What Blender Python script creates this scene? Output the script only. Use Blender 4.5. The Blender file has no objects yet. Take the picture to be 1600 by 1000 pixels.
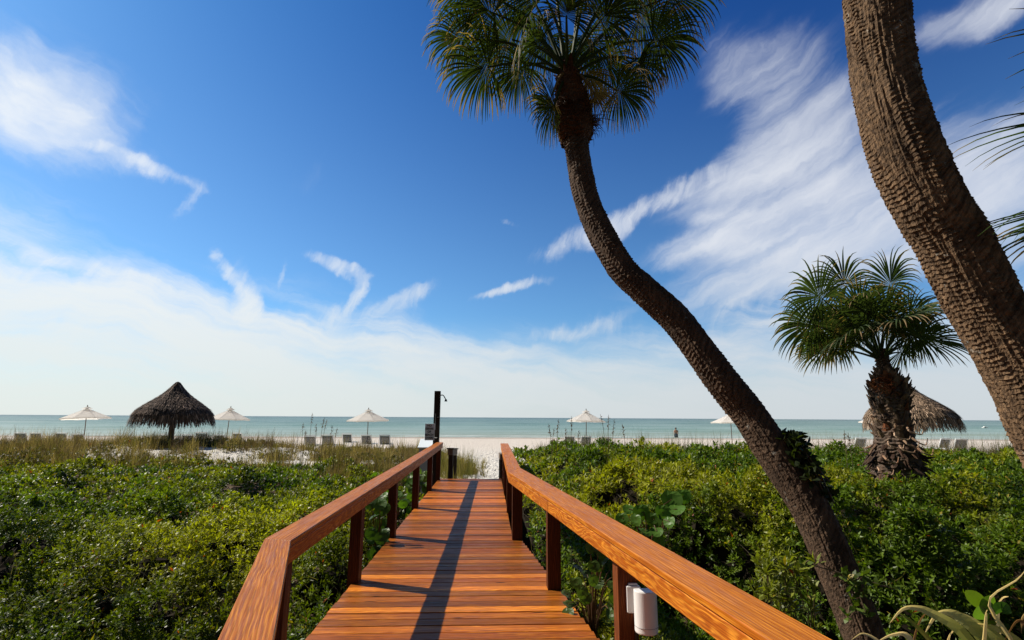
import bpy, math, random
import numpy as np
from mathutils import Matrix, Vector
PI = math.pi
R0 = math.radians
rng = np.random.default_rng(7)
random.seed(7)
scene = bpy.context.scene
C = scene.collection

# ------------------------------------------------------------------ camera
EYE = np.array([0.0, 0.0, 1.65]); FOC = 800.0
PITCH = math.atan(152.5/FOC); YAW = 0.0418; ROLL = R0(0.33)
cam_d = bpy.data.cameras.new('camera'); cam = bpy.data.objects.new('camera', cam_d); C.objects.link(cam)
cam_d.sensor_width = 36; cam_d.lens = 18.0; cam_d.clip_start = 0.05; cam_d.clip_end = 60000
CR = Matrix.Rotation(-YAW, 4, 'Z') @ Matrix.Rotation(PI/2+PITCH, 4, 'X') @ Matrix.Rotation(ROLL, 4, 'Z')
cam.matrix_world = Matrix.Translation(Vector(EYE)) @ CR
scene.camera = cam
CRn = np.array(CR.to_3x3())

# survey helpers: sight lines of the photograph met with a real depth or height, used to read off sizes and places
def ray(x, y): return CRn @ np.array([(x-800)/FOC, (500-y)/FOC, -1.0])
def PY(x, y, Y): d = ray(x, y); return EYE + d*(Y/d[1])
def PZ(x, y, z): d = ray(x, y); return EYE + d*((z-EYE[2])/d[2])

# ------------------------------------------------------------------ sun, sky, exposure
SUN = Vector((-0.82, 0.34, 0.80)).normalized()
sd = bpy.data.lights.new('sun', 'SUN'); sun = bpy.data.objects.new('sun', sd); C.objects.link(sun)
sd.energy = 5.0; sd.angle = R0(0.53); sd.color = (1.0, 0.92, 0.80)
sun.rotation_euler = SUN.to_track_quat('Z', 'Y').to_euler()
scene.view_settings.view_transform = 'Standard'; scene.view_settings.look = 'None'
scene.view_settings.exposure = 0.35; scene.view_settings.gamma = 1.0

world = bpy.data.worlds.new('World'); scene.world = world; world.use_nodes = True
wt = world.node_tree; wt.nodes.clear()
class NT:
    def __init__(s, t): s.t = t
    def n(s, typ, **kw):
        nd = s.t.nodes.new(typ)
        for k, v in kw.items():
            if k.startswith('i_'): 
                key = k[2:]; key = int(key) if key.isdigit() else key.replace('_', ' ')
                s.set(nd.inputs[key], v)
            else: setattr(nd, k, v)
        return nd
    def set(s, sock, v):
        if hasattr(v, 'is_output') and v.is_output: s.t.links.new(v, sock)
        elif hasattr(v, 'outputs'): s.t.links.new(v.outputs[0], sock)
        else: sock.default_value = v
    def m(s, op, a, b=None, c=None, clamp=False):
        nd = s.t.nodes.new('ShaderNodeMath'); nd.operation = op; nd.use_clamp = clamp
        s.set(nd.inputs[0], a)
        if b is not None: s.set(nd.inputs[1], b)
        if c is not None: s.set(nd.inputs[2], c)
        return nd.outputs[0]
    def vm(s, op, a, b=None, sc=None):
        nd = s.t.nodes.new('ShaderNodeVectorMath'); nd.operation = op
        s.set(nd.inputs[0], a)
        if b is not None: s.set(nd.inputs[1], b)
        if sc is not None: s.set(nd.inputs['Scale'], sc)
        return nd.outputs['Value'] if op in ('LENGTH', 'DOT_PRODUCT') else nd.outputs[0]
    def mix(s, fac, a, b, bt='MIX'):
        nd = s.t.nodes.new('ShaderNodeMix'); nd.data_type = 'RGBA'; nd.blend_type = bt
        s.set(nd.inputs[0], fac); s.set(nd.inputs[6], a); s.set(nd.inputs[7], b); return nd.outputs[2]
    def rng(s, v, a, b, c=0.0, d=1.0, it='SMOOTHSTEP'):
        nd = s.t.nodes.new('ShaderNodeMapRange'); nd.interpolation_type = it
        for i, x in enumerate((v, a, b, c, d)): s.set(nd.inputs[i], x)
        return nd.outputs[0]
    def noise(s, vec, scale, detail=4, rough=0.5, dist=0.0, col=False, dims='3D'):
        nd = s.t.nodes.new('ShaderNodeTexNoise'); nd.noise_dimensions = dims
        s.set(nd.inputs['Vector'], vec); s.set(nd.inputs['Scale'], scale); s.set(nd.inputs['Detail'], detail)
        s.set(nd.inputs['Roughness'], rough); s.set(nd.inputs['Distortion'], dist)
        return nd.outputs[1 if col else 0]
    def mapping(s, vec, loc=(0,0,0), rot=(0,0,0), scale=(1,1,1), typ='POINT'):
        nd = s.t.nodes.new('ShaderNodeMapping'); nd.vector_type = typ
        s.set(nd.inputs[0], vec); nd.inputs[1].default_value = loc; nd.inputs[2].default_value = rot; nd.inputs[3].default_value = scale
        return nd.outputs[0]
def rgb(*c): return (*c, 1.0)
W = NT(wt)
sky = W.n('ShaderNodeTexSky', sky_type='NISHITA'); sky.sun_disc = False
sky.sun_elevation = math.asin(SUN.z); sky.sun_rotation = math.atan2(SUN.x, SUN.y)
sky.air_density = 1.0; sky.dust_density = 0.6; sky.ozone_density = 3.0; sky.altitude = 0
tc = W.n('ShaderNodeTexCoord')
dirv = W.vm('NORMALIZE', tc.outputs['Generated'])
sp = W.n('ShaderNodeSeparateXYZ', i_0=dirv)
az = W.m('ARCTAN2', sp.outputs[0], sp.outputs[1]); el = W.m('ARCSINE', sp.outputs[2])
ae = W.n('ShaderNodeCombineXYZ', i_0=az, i_1=el, i_2=0.0).outputs[0]
w1 = W.vm('SUBTRACT', W.noise(ae, 3.2, 3, 0.5, col=True), (0.5, 0.5, 0.5))
w2 = W.vm('SUBTRACT', W.noise(ae, 11.0, 5, 0.6, col=True), (0.5, 0.5, 0.5))
aw = W.vm('ADD', ae, W.vm('SCALE', w1, sc=0.10)); aw = W.vm('ADD', aw, W.vm('SCALE', w2, sc=0.055))
# fibrous textures, each drawn out along one wind direction
def fib(ang, sx, sy, seed, detail=8, rough=0.60, src=None):
    v = W.mapping(aw if src is None else src, (seed, seed*1.7, 0), (0, 0, ang))
    return W.noise(W.mapping(v, scale=(sx, sy, 1)), 1.0, detail, rough, 0.25)
fA = W.m('MULTIPLY_ADD', fib(R0(-24), 2.2, 17.0, 3.1), 0.6, W.m('MULTIPLY', fib(R0(-38), 3.0, 8.0, 11.1, 5), 0.4))
fB = W.m('MULTIPLY_ADD', fib(R0(20), 6.0, 14.0, 8.3), 0.55, W.m('MULTIPLY', fib(R0(-30), 5.0, 6.0, 1.1, 5), 0.45))
fC = fib(R0(-68), 5.0, 26.0, 5.5)
fD = W.m('MULTIPLY_ADD', fib(R0(12), 1.6, 20.0, 7.5), 0.6, W.m('MULTIPLY', fib(R0(-8), 2.5, 9.0, 2.1, 5), 0.4))
FAM = {'A': fA, 'B': fB, 'C': fC, 'S': fC, 'D': fD}
def azel(p):
    d = ray(*p); d = d/np.linalg.norm(d); return np.array([math.atan2(d[0], d[1]), math.asin(d[2])])
CL = [ # x, y, half length, half thickness, angle, amount, texture
 (75,195,150,75,-22,1.0,'B'),(55,185,90,42,-35,0.7,'B'),(110,215,70,28,-10,.35,'B'),(115,170,210,110,-28,.42,'B'),(30,90,150,40,-30,.22,'B'),
 (240,270,95,12,-19,.75,'S'),(190,255,80,20,-12,.6,'B'),(290,320,42,8,38,.45,'S'),(150,240,80,14,-10,.5,'C'),
 (160,425,170,17,-17,.75,'S'),(20,418,60,14,-12,.6,'S'),(60,475,170,45,-6,.6,'B'),(280,460,150,26,-16,.5,'B'),
 (395,470,24,58,10,.98,'S'),(366,420,13,44,38,.75,'S'),(450,425,8,22,-20,.4,'S'),(515,418,38,9,-32,.75,'S'),(552,436,34,9,-8,.7,'S'),(570,460,30,10,60,.7,'S'),
 (525,490,45,12,25,.5,'S'),(635,468,50,15,28,.8,'C'),(560,500,110,34,0,.35,'C'),
 (800,450,75,8,14,.85,'S'),(795,353,18,8,-10,.5,'S'),(890,510,110,14,12,.5,'S'),
 (985,340,150,20,24,.8,'S'),(1150,270,150,38,32,.8,'A'),(1240,215,140,70,40,.85,'A'),(1260,330,190,75,14,.8,'A'),(1370,260,170,110,10,.6,'A'),
 (1230,400,190,46,8,.9,'A'),(1140,455,130,32,10,.8,'A'),(1090,395,110,22,14,.6,'A'),(1420,330,160,70,18,.7,'A'),(1530,480,120,40,6,.5,'A'),(1210,110,140,80,30,.5,'A'),(1130,90,70,45,60,.3,'A'),(1180,475,110,18,10,.45,'S'),
 (1330,425,150,35,12,.6,'A'),(1530,30,150,40,20,.7,'A'),(1560,280,130,110,60,.85,'A'),(1560,400,140,60,10,.55,'A'),(480,285,60,14,35,.10,'S'),(250,440,230,26,-17,.55,'B'),(130,480,210,40,-4,.5,'B'),(430,520,200,26,-8,.5,'A'),(700,545,160,22,-4,.4,'A'),(930,500,90,14,14,.5,'A'),(880,540,150,16,8,.45,'A'),(1060,300,110,16,22,.5,'S'),(900,385,90,14,24,.45,'S'),(1120,350,90,20,5,.5,'A'),(1150,390,110,20,-5,.45,'A'),
 (60,520,300,45,0,.5,'S'),(1050,520,200,20,2,.25,'S'),
]
masks = {}
for (x, y, a, b, ang, amt, fam) in CL:
    t = R0(ang); c0 = azel((x, y))
    pa = azel((x+10*math.cos(t), y-10*math.sin(t)))-c0; pb = azel((x-10*math.sin(t), y-10*math.cos(t)))-c0
    rot = math.atan2(pa[1], pa[0]); sa = np.linalg.norm(pa)*a/10*1.5; sb = np.linalg.norm(pb)*b/10*(1.9 if fam == 'S' else 1.6)
    q = W.mapping(aw, (c0[0], c0[1], 0), (0, 0, rot), (sa, sb, 1), 'TEXTURE')
    g = W.rng(W.vm('LENGTH', q), 0.0, 1.0, amt, 0.0, 'SMOOTHERSTEP')
    # screen-add so that overlapping wisps never saturate hard
    masks[fam] = g if fam not in masks else W.m('SUBTRACT', W.m('ADD', masks[fam], g), W.m('MULTIPLY', masks[fam], g))
spa = W.n('ShaderNodeSeparateXYZ', i_0=aw)
bank_h = W.m('MULTIPLY_ADD', W.noise(W.mapping(ae, (0,0,0), (0,0,0), (3.2, 0.4, 1)), 1.0, 3, .5), 0.10, 0.12)
bank_h = W.m('ADD', bank_h, W.rng(az, -0.25, -0.62, 0.0, 0.07))
bank = W.rng(W.m('SUBTRACT', spa.outputs[1], bank_h), -0.13, 0.11, 1.0, 0.0)
# the bank lies over the gulf only; left out inland to cut the fill light
bank = W.m('MULTIPLY', bank, W.rng(sp.outputs[1], -0.25, 0.35))
masks['D'] = bank if 'D' not in masks else W.m('SUBTRACT', W.m('ADD', masks['D'], bank), W.m('MULTIPLY', masks['D'], bank))
KT = {'A': (1.02, 2.5, -.02), 'B': (.84, 2.4, 0), 'C': (.9, 1.9, 0), 'S': (.88, 2.0, -.02), 'D': (1.15, 3.6, -.10)}
dens = None
for fam, mk in masks.items():
    k1, k2, k3 = KT[fam]
    v = W.m('MULTIPLY_ADD', mk, k1, W.m('MULTIPLY_ADD', FAM[fam], k2, -.5*k2+k3))
    g = W.m('MULTIPLY', W.rng(v, 0.0, 1.25), W.rng(mk, 0.0, .45)); 
    dens = g if dens is None else W.m('SUBTRACT', W.m('ADD', dens, g), W.m('MULTIPLY', dens, g))
haze_ = W.m('MULTIPLY', W.rng(el, 0.0, 0.20, 0.80, 0.0), W.rng(sp.outputs[1], -0.25, 0.35)); dens = W.m('SUBTRACT', W.m('ADD', dens, haze_), W.m('MULTIPLY', dens, haze_))
# the air: deep polarised blue above, paler downwards
deep = W.rng(el, 0.10, 0.85)
azr = W.rng(az, -0.75, 0.75)
tint = W.mix(deep, rgb(0.50, 0.80, 1.0), W.mix(azr, rgb(0.20, 0.55, .90), rgb(0.055, 0.29, 0.72)))
tint = W.mix(W.rng(sp.outputs[1], -0.1, 0.35), rgb(0.21, 0.24, 0.26), tint)  # unseen sky behind the camera dimmed to weaken the fill light
tint = W.mix(W.rng(el, 0.95, 1.25), tint, rgb(0.15, 0.25, 0.38))  # sky overhead, out of view, dimmed for the same reason
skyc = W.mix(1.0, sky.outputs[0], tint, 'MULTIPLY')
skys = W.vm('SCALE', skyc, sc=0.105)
ccol = W.mix(W.rng(el, 0.0, 0.35), rgb(0.56, 0.60, 0.605), rgb(0.66, 0.69, 0.72))
ccol = W.mix(azr, W.mix(1.0, ccol, rgb(1.12, 1.1, 1.06), 'MULTIPLY'), W.mix(1.0, ccol, rgb(0.90, 0.90, 0.94), 'MULTIPLY'))
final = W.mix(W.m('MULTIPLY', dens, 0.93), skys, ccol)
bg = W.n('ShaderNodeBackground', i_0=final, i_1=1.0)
wo = W.n('ShaderNodeOutputWorld', i_0=bg)

# ------------------------------------------------------------------ naming
def tag(o, label=None, cat=None, group=None, kind=None):
    if label: o['label'] = label
    if cat: o['category'] = cat
    if group: o['group'] = group
    if kind: o['kind'] = kind
    return o
def thing(name, label, cat, loc=(0,0,0), rz=0, group=None):
    o = bpy.data.objects.new(name, None); C.objects.link(o); o.location = loc; o.rotation_euler = (0,0,rz)
    return tag(o, label, cat, group)
def copy_tree(o, parent=None):
    c = o.copy(); C.objects.link(c); c.parent = parent
    for ch in list(o.children): copy_tree(ch, c)
    return c

# ------------------------------------------------------------------ mesh collecting
class MB:
    def __init__(s): s.v = []; s.f = []; s.c = []; s.w = []; s.n = 0
    def add(s, V, F, col=(1,1,1), wc=None):
        V = np.asarray(V, float).reshape(-1, 3); F = np.asarray(F, int)
        s.v.append(V); s.f.append(F+s.n); s.n += len(V)
        col = np.asarray(col, float)
        s.c.append(np.broadcast_to(col, (len(V), 3)) if col.ndim == 1 else col)
        s.w.append(V if wc is None else np.asarray(wc, float))
        return s
    def build(s, name, mat, parent=None, smooth=False, wc=False, origin=None):
        V = np.concatenate(s.v); me = bpy.data.meshes.new(name)
        if origin is not None: V = V-np.asarray(origin)
        tot = np.concatenate([np.full(len(F), F.shape[1]) for F in s.f]); loops = np.concatenate([F.ravel() for F in s.f])
        me.vertices.add(len(V)); me.vertices.foreach_set('co', V.ravel())
        me.loops.add(len(loops)); me.loops.foreach_set('vertex_index', loops)
        me.polygons.add(len(tot)); me.polygons.foreach_set('loop_start', np.concatenate([[0], np.cumsum(tot)[:-1]]))
        me.polygons.foreach_set('use_smooth', np.full(len(tot), smooth))
        me.update(calc_edges=True)
        ca = me.color_attributes.new('col', 'FLOAT_COLOR', 'POINT')
        cc = np.ones((len(V), 4)); cc[:, :3] = np.concatenate(s.c); ca.data.foreach_set('color', cc.ravel())
        if wc:
            a = me.attributes.new('wc', 'FLOAT_VECTOR', 'POINT'); a.data.foreach_set('vector', np.concatenate(s.w).ravel())
        me.materials.append(mat)
        o = bpy.data.objects.new(name, me); C.objects.link(o)
        if parent is not None: o.parent = parent
        elif origin is not None: o.location = origin
        return o
BOXF = np.array([[0,3,2,1],[4,5,6,7],[0,1,5,4],[1,2,6,5],[2,3,7,6],[3,0,4,7]])
def box_pts(c, s, M=None):
    x, y, z = np.array(s)/2
    V = np.array([[-x,-y,-z],[x,-y,-z],[x,y,-z],[-x,y,-z],[-x,-y,z],[x,-y,z],[x,y,z],[-x,y,z]])
    if M is not None: V = V@np.array(M).T
    return V+np.array(c)
def bevel_prism(quad_bot, quad_top, b=0.006):
    """a board between two quads (4 corners each, same order) with chamfered long and short arrises"""
    qb = np.array(quad_bot, float); qt = np.array(quad_top, float)
    cb = qb.mean(0); ct = qt.mean(0)
    def inset(q, c, b):
        out = []
        for i in range(4):
            a = q[(i-1)%4]-q[i]; d = q[(i+1)%4]-q[i]
            out.append(q[i]+a/np.linalg.norm(a)*b+d/np.linalg.norm(d)*b)
        return np.array(out)
    up = ct-cb; up = up/np.linalg.norm(up)
    V = np.concatenate([inset(qb, cb, b), qb+up*b, qt-up*b, inset(qt, ct, b)])
    F = [[3,2,1,0],[12,13,14,15]]
    for k in range(3):
        for i in range(4): F.append([k*4+i, k*4+(i+1)%4, (k+1)*4+(i+1)%4, (k+1)*4+i])
    return V, np.array(F)
def board(mb, qb, qt, axis, b=0.006, col=(1,1,1), seed=None):
    """wood board whose grain coordinate runs along axis"""
    V, F = bevel_prism(qb, qt, b); ax = np.array(axis, float); ax /= np.linalg.norm(ax)
    z = np.array([0,0,1.0]) if abs(ax[2]) < .8 else np.array([0,1.0,0]); y = np.cross(z, ax); y /= np.linalg.norm(y); z = np.cross(ax, y)
    o = rng.uniform(-50, 50, 3) if seed is None else np.array(seed)
    c = V.mean(0); mb.add(V, F, col, np.stack([(V-c)@ax, (V-c)@y, (V-c)@z], 1)+o)
def tube(mb, pts, rad, n=10, col=(1,1,1), cap=True, wc=None):
    P = np.array(pts, float); m = len(P); rad = np.broadcast_to(np.asarray(rad, float), (m,))
    T = np.gradient(P, axis=0); T /= np.linalg.norm(T, axis=1)[:, None]+1e-12
    u = np.cross(T[0], [0,1,0] if abs(T[0][1]) < .9 else [1,0,0]); u /= np.linalg.norm(u)
    V = []; ph = np.arange(n)*2*PI/n
    for i in range(m):
        u = u-T[i]*(u@T[i]); u /= np.linalg.norm(u); v = np.cross(T[i], u)
        V.append(P[i]+rad[i]*(np.cos(ph)[:, None]*u+np.sin(ph)[:, None]*v))
    V = np.concatenate(V); i = np.arange(m-1)[:, None]*n; j = np.arange(n)[None]; j2 = (j+1)%n
    F = np.stack([i+j, i+j2, i+n+j2, i+n+j], -1).reshape(-1, 4)
    mb.add(V, F, col)
    if cap and n >= 3:
        for k, r in ((0, -1), (m-1, 1)):
            idx = np.arange(n)[::r]
            mb.add(V[k*n:(k+1)*n][idx], np.arange(n)[None], col)
def lathe(mb, prof, n=24, c=(0,0,0), col=(1,1,1)):
    pr = np.array(prof, float); ph = np.arange(n)*2*PI/n
    V = np.stack([pr[:,0][:,None]*np.cos(ph), pr[:,0][:,None]*np.sin(ph), np.repeat(pr[:,1][:,None], n, 1)], -1).reshape(-1,3)+np.array(c)
    i = np.arange(len(pr)-1)[:, None]*n; j = np.arange(n)[None]; j2 = (j+1)%n
    mb.add(V, np.stack([i+j, i+j2, i+n+j2, i+n+j], -1).reshape(-1, 4), col)
def hsh(ix, iy, s):
    h = np.sin(ix*127.1+iy*311.7+s*74.7)*43758.5453; return h-np.floor(h)
def vn(x, y, s=0.0):
    x = np.asarray(x, float); y = np.asarray(y, float)
    ix = np.floor(x); iy = np.floor(y); fx = x-ix; fy = y-iy; fx = fx*fx*(3-2*fx); fy = fy*fy*(3-2*fy)
    return (hsh(ix,iy,s)*(1-fx)+hsh(ix+1,iy,s)*fx)*(1-fy)+(hsh(ix,iy+1,s)*(1-fx)+hsh(ix+1,iy+1,s)*fx)*fy
def fbm(x, y, s=0.0, o=4):
    t = 0; a = .5; n = 0
    for k in range(o): t = t+a*vn(np.asarray(x)*2**k, np.asarray(y)*2**k, s+k*3.3); n += a; a *= .5
    return t/n
def sst(x, a, b):
    t = np.clip((np.asarray(x, float)-a)/(b-a), 0, 1); return t*t*(3-2*t)
def spline(keys, n):
    """Catmull-Rom through rows of keys"""
    K = np.array(keys, float); K = np.vstack([2*K[0]-K[1], K, 2*K[-1]-K[-2]]); m = len(K)-3
    t = np.linspace(0, m-1e-9, n); i = t.astype(int); f = (t-i)[:, None]
    p0, p1, p2, p3 = K[i], K[i+1], K[i+2], K[i+3]
    return .5*((2*p1)+(p2-p0)*f+(2*p0-5*p1+4*p2-p3)*f**2+(3*p1-p0-3*p2+p3)*f**3)

# ------------------------------------------------------------------ materials
def newmat(name):
    m = bpy.data.materials.new(name); m.use_nodes = True; t = m.node_tree; t.nodes.clear(); return m, NT(t)
def principled(N, **kw):
    p = N.n('ShaderNodeBsdfPrincipled')
    for k, v in kw.items(): N.set(p.inputs[k.replace('_', ' ')], v)
    return p
def bump(N, h, st, dist=0.01):
    b = N.n('ShaderNodeBump'); N.set(b.inputs['Strength'], st); N.set(b.inputs['Distance'], dist); N.set(b.inputs['Height'], h); return b.outputs[0]
def out(N, sh): N.n('ShaderNodeOutputMaterial', i_0=sh)
def plain(name, col, rough=.6, nscale=20, var=.15, bs=.2, metal=0, spec=.5):
    m, N = newmat(name); tcn = N.n('ShaderNodeTexCoord'); o = tcn.outputs['Object']
    n1 = N.noise(o, nscale, 5, .6)
    c = N.mix(n1, rgb(*[x*(1-var) for x in col]), rgb(*[min(1, x*(1+var)) for x in col]))
    p = principled(N, Base_Color=c, Roughness=rough, Metallic=metal, Normal=bump(N, n1, bs, .004)); p.inputs['Specular IOR Level'].default_value = spec
    out(N, p); return m
def wood(name, dark, mid, light, rough=.42, ringk=1.0, dist=1.0):
    m, N = newmat(name); a = N.n('ShaderNodeAttribute', attribute_name='wc').outputs['Vector']
    ca = N.n('ShaderNodeAttribute', attribute_name='col').outputs['Color']
    low = N.noise(N.mapping(a, scale=(1.5, 7, 7)), 1.0, 3, .5)
    s = N.n('ShaderNodeSeparateXYZ', i_0=a)
    yz = N.m('ADD', s.outputs[1], N.m('MULTIPLY', s.outputs[2], .35))
    ph = N.m('ADD', N.m('MULTIPLY', yz, 330.0*ringk), N.m('MULTIPLY', low, 60.0*ringk*dist))
    ring = N.m('MULTIPLY_ADD', N.m('SINE', ph), .5, .5)
    ring = N.m('POWER', ring, 1.6)
    fine = N.noise(N.mapping(a, scale=(5, 190, 190)), 1.0, 3, .6)
    blot = N.noise(N.mapping(a, scale=(1.7, 7, 7)), 1.0, 4, .6)
    c = N.mix(ring, rgb(*mid), rgb(*light)); c = N.mix(N.rng(fine, .35, .7, .0, .75), c, rgb(*dark))
    c = N.mix(N.rng(blot, .38, .72, 0, .6), c, N.mix(.5, rgb(*dark), rgb(*mid)))
    kn = N.n('ShaderNodeTexVoronoi', i_Vector=N.mapping(a, scale=(1.5, 5, 5)), i_Scale=1.0)
    c = N.mix(N.rng(kn.outputs['Distance'], .05, .11, .75, 0), c, rgb(*[x*.35 for x in dark]))
    c = N.mix(1.0, c, ca, 'MULTIPLY')
    wear = N.noise(N.mapping(a, scale=(3, 40, 40)), 1.0, 5, .7)
    p = principled(N, Base_Color=c, Roughness=N.rng(wear, .3, .7, rough-.1, rough+.2), Specular_IOR_Level=.16, Normal=bump(N, N.m('ADD', N.m('MULTIPLY', fine, .6), N.m('MULTIPLY', ring, .5)), .35, .003))
    out(N, p); return m
def leafmat(name, trans=.35, rough=.38, spec=.5, tcol=(1.6, 1.9, .5), back=None):
    m, N = newmat(name); ca = N.n('ShaderNodeAttribute', attribute_name='col').outputs['Color']
    p = principled(N, Base_Color=ca, Roughness=rough); p.inputs['Specular IOR Level'].default_value = spec
    tr = N.n('ShaderNodeBsdfTranslucent', i_0=N.mix(1.0, ca, rgb(*tcol), 'MULTIPLY'))
    ms = N.n('ShaderNodeMixShader', i_0=trans, i_1=p, i_2=tr); out(N, ms); return m
M = {}
M['wood'] = wood('stained_wood', (.14,.028,.004), (.44,.112,.007), (.74,.28,.026), .45, 1.25)
M['capwood'] = wood('rail_cap_wood', (.17,.035,.004), (.50,.142,.008), (.70,.26,.022), .42, 1.0, .38)
M['deckwood'] = wood('deck_wood', (.05,.012,.003), (.39,.088,.007), (.62,.20,.018), .42, .9)
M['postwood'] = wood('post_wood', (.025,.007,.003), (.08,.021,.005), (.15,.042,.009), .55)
M['greywood'] = wood('weathered_wood', (.06,.045,.035), (.16,.12,.09), (.27,.21,.16), .7)
M['darkwood'] = wood('dark_post_wood', (.010,.007,.005), (.028,.018,.012), (.05,.032,.022), .6)
M['leaf'] = leafmat('shrub_leaf', .34, .42, .22, (1.6,1.7,.35))
M['frond'] = leafmat('palm_frond', .30, .60, .12, (1.8, 1.9, .6))
M['grass'] = leafmat('dune_grass', .35, .6, .3, (1.3, 1.25, .7))
M['dry'] = leafmat('dry_leaf', .48, .5, .3, (1.4, 1.25, .8))
M['white_plastic'] = plain('white_plastic', (.80,.79,.76), .35, 30, .04, .05)
M['white_frame'] = plain('white_frame', (.75,.76,.76), .4, 30, .05, .05)
M['strap'] = plain('grey_strap', (.028,.032,.038), .9, 40, .2, .1, 0, .1)
M['steel'] = plain('dull_steel', (.28,.27,.26), .35, 60, .2, .1, 1.0)
M['darkmetal'] = plain('dark_metal', (.03,.028,.026), .45, 60, .2, .1, .6)
M['canvas'] = leafmat('canvas', .68, .8, .2, (1.0, .99, .96))
M['polewood'] = plain('pole_wood', (.13,.085,.055), .5, 40, .3, .2)
M['ink'] = plain('sign_ink', (.02,.025,.03), .6, 30, .05, .0)
M['signwhite'] = plain('sign_face', (.74,.80,.82), .5, 30, .06, .02)
M['binwhite'] = plain('cabinet_paint', (.34,.38,.39), .5, 12, .12, .05)
M['twig_shade'] = plain('twig_shade_mass', (.020,.016,.011), .95, 25, .6, .8, 0, .05)  # near-black colour for inner branches and the shade among them
M['skin'] = plain('skin', (.42,.22,.14), .5, 30, .1, .0)
M['cloth'] = plain('shorts_cloth', (.06,.09,.14), .8, 60, .2, .1)
M['hair'] = plain('hair', (.06,.035,.02), .6, 60, .2, .1)

def bark(name, c1, c2, c3, scale=1.0, lich=0.0):
    m, N = newmat(name); o = N.n('ShaderNodeTexCoord').outputs['Object']; ca = N.n('ShaderNodeAttribute', attribute_name='col').outputs['Color']
    a = N.n('ShaderNodeAttribute', attribute_name='wc').outputs['Vector']   # (around, along, 0)
    n1 = N.noise(N.mapping(a, scale=(16*scale, 26*scale, 1)), 1.0, 6, .65)
    n2 = N.noise(N.mapping(a, scale=(34*scale, 5*scale, 1)), 1.0, 5, .6)
    n3 = N.noise(o, 3.5, 5, .6)
    c = N.mix(N.rng(n1, .3, .68), rgb(*c1), rgb(*c2)); c = N.mix(N.rng(n2, .45, .72, 0, .6), c, rgb(*c3)); c = N.mix(N.rng(n3, .4, .7, 0, .5), c, rgb(*[x*.55 for x in c1]))
    if lich:
        v = N.noise(o, 9.0, 4, .7, .6); c = N.mix(N.rng(v, .64, .70, 0, lich), c, rgb(.42,.43,.38))
    c = N.mix(1.0, c, ca, 'MULTIPLY')
    h = N.m('ADD', N.m('MULTIPLY', n1, .6), n2)
    p = principled(N, Base_Color=c, Roughness=.85, Normal=bump(N, h, .9, .015)); p.inputs['Specular IOR Level'].default_value = .2
    out(N, p); return m
M['bark'] = bark('palm_bark', (.035,.022,.014), (.15,.092,.055), (.075,.045,.028), 1.0, .35)
M['bark_big'] = bark('rough_palm_bark', (.035,.021,.012), (.26,.16,.085), (.075,.045,.026), 1.2, .5)
M['boot'] = bark('palm_boots', (.05,.033,.024), (.17,.125,.09), (.12,.05,.025), 1.0)
M['fibre'] = bark('palm_fibre', (.05,.028,.016), (.12,.06,.03), (.16,.075,.03), 2.0)

# thatch
M['thatch'] = leafmat('thatch', .08, .85, .15, (1, .9, .7))

# ------------------------------------------------------------------ ground
def Gz(x, y):
    x = np.asarray(x, float); y = np.asarray(y, float)
    base = np.interp(y, [-80, 10, 13.5, 18, 30, 36, 50, 58, 63, 95, 140], [-.95, -.95, -.62, -.32, -.32, -.36, -.44, -.52, -1.35, -2.0, -2.8])
    low = np.interp(y, [-80, 2, 10, 15, 22, 28], [-.95, -.95, -.85, -.5, -.38, -.38])
    dune = (np.exp(-((y-24.5)/3.8)**2))*(.56+.34*(fbm(x*.13+3, y*.16, 1.0)-.5))*(1-.62*sst(x, -10.5, -6.5)) + np.exp(-((y-18)/4.5)**2)*.28 + (fbm(x*.5, y*.5, 13.0, 3)-.5)*.22*sst(y, 17, 19)*(1-sst(y, 26, 28))
    # the path keeps the dunes apart
    path = sst(x, -1.7, -3.4)*1.0 + sst(x, 1.1, 3.2)
    path = np.clip(path, 0, 1)
    z = base*(1-path)+np.where(y < 28, np.minimum(low, base+.3), base)*path + dune*path
    # trampled surface
    z = z + (fbm(x*1.3, y*1.3, 5.0)-.5)*.07*sst(y, 12, 15)*(1-sst(y, 50, 58)) + (fbm(x*3.6, y*3.0, 9.0, 3)-.5)*.15*sst(y, 14, 15)*(1-sst(y, 24, 36))
    return z
def sheet(xs, ys, zf):
    X, Y = np.meshgrid(xs, ys); V = np.stack([X, Y, zf(X, Y)], -1).reshape(-1, 3); n = len(xs)
    i = np.arange(len(ys)-1)[:, None]*n; j = np.arange(n-1)[None]
    return V, np.stack([i+j, i+j+1, i+n+j+1, i+n+j], -1).reshape(-1, 4)
xs = np.concatenate([np.arange(-400, -40, 20), np.arange(-40, -6, .4), np.arange(-6, 6, .08), np.arange(6, 40, .4), np.arange(40, 401, 20)])
ys = np.concatenate([np.arange(-80, 2, 5), np.arange(2, 12, .4), np.arange(12, 32, .1), np.arange(32, 60, .35), np.arange(60, 141, 4)])
g = MB(); V, F = sheet(xs, ys, Gz); g.add(V, F)
m, N = newmat('sand'); geo = N.n('ShaderNodeNewGeometry'); pos = geo.outputs['Position']; sp_ = N.n('ShaderNodeSeparateXYZ', i_0=pos)
n1 = N.noise(pos, .35, 5, .6); n2 = N.noise(pos, 5.0, 5, .65); n3 = N.noise(pos, 60, 3, .6)
sandc = N.mix(n1, rgb(.68,.64,.57), rgb(.78,.745,.67)); sandc = N.mix(N.rng(n2, .5, .75, 0, .35), sandc, rgb(.42,.35,.28))
far = N.rng(sp_.outputs[1], 22, 40); sandc = N.mix(far, sandc, N.mix(n2, rgb(.66,.59,.51), rgb(.72,.65,.57)))
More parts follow.
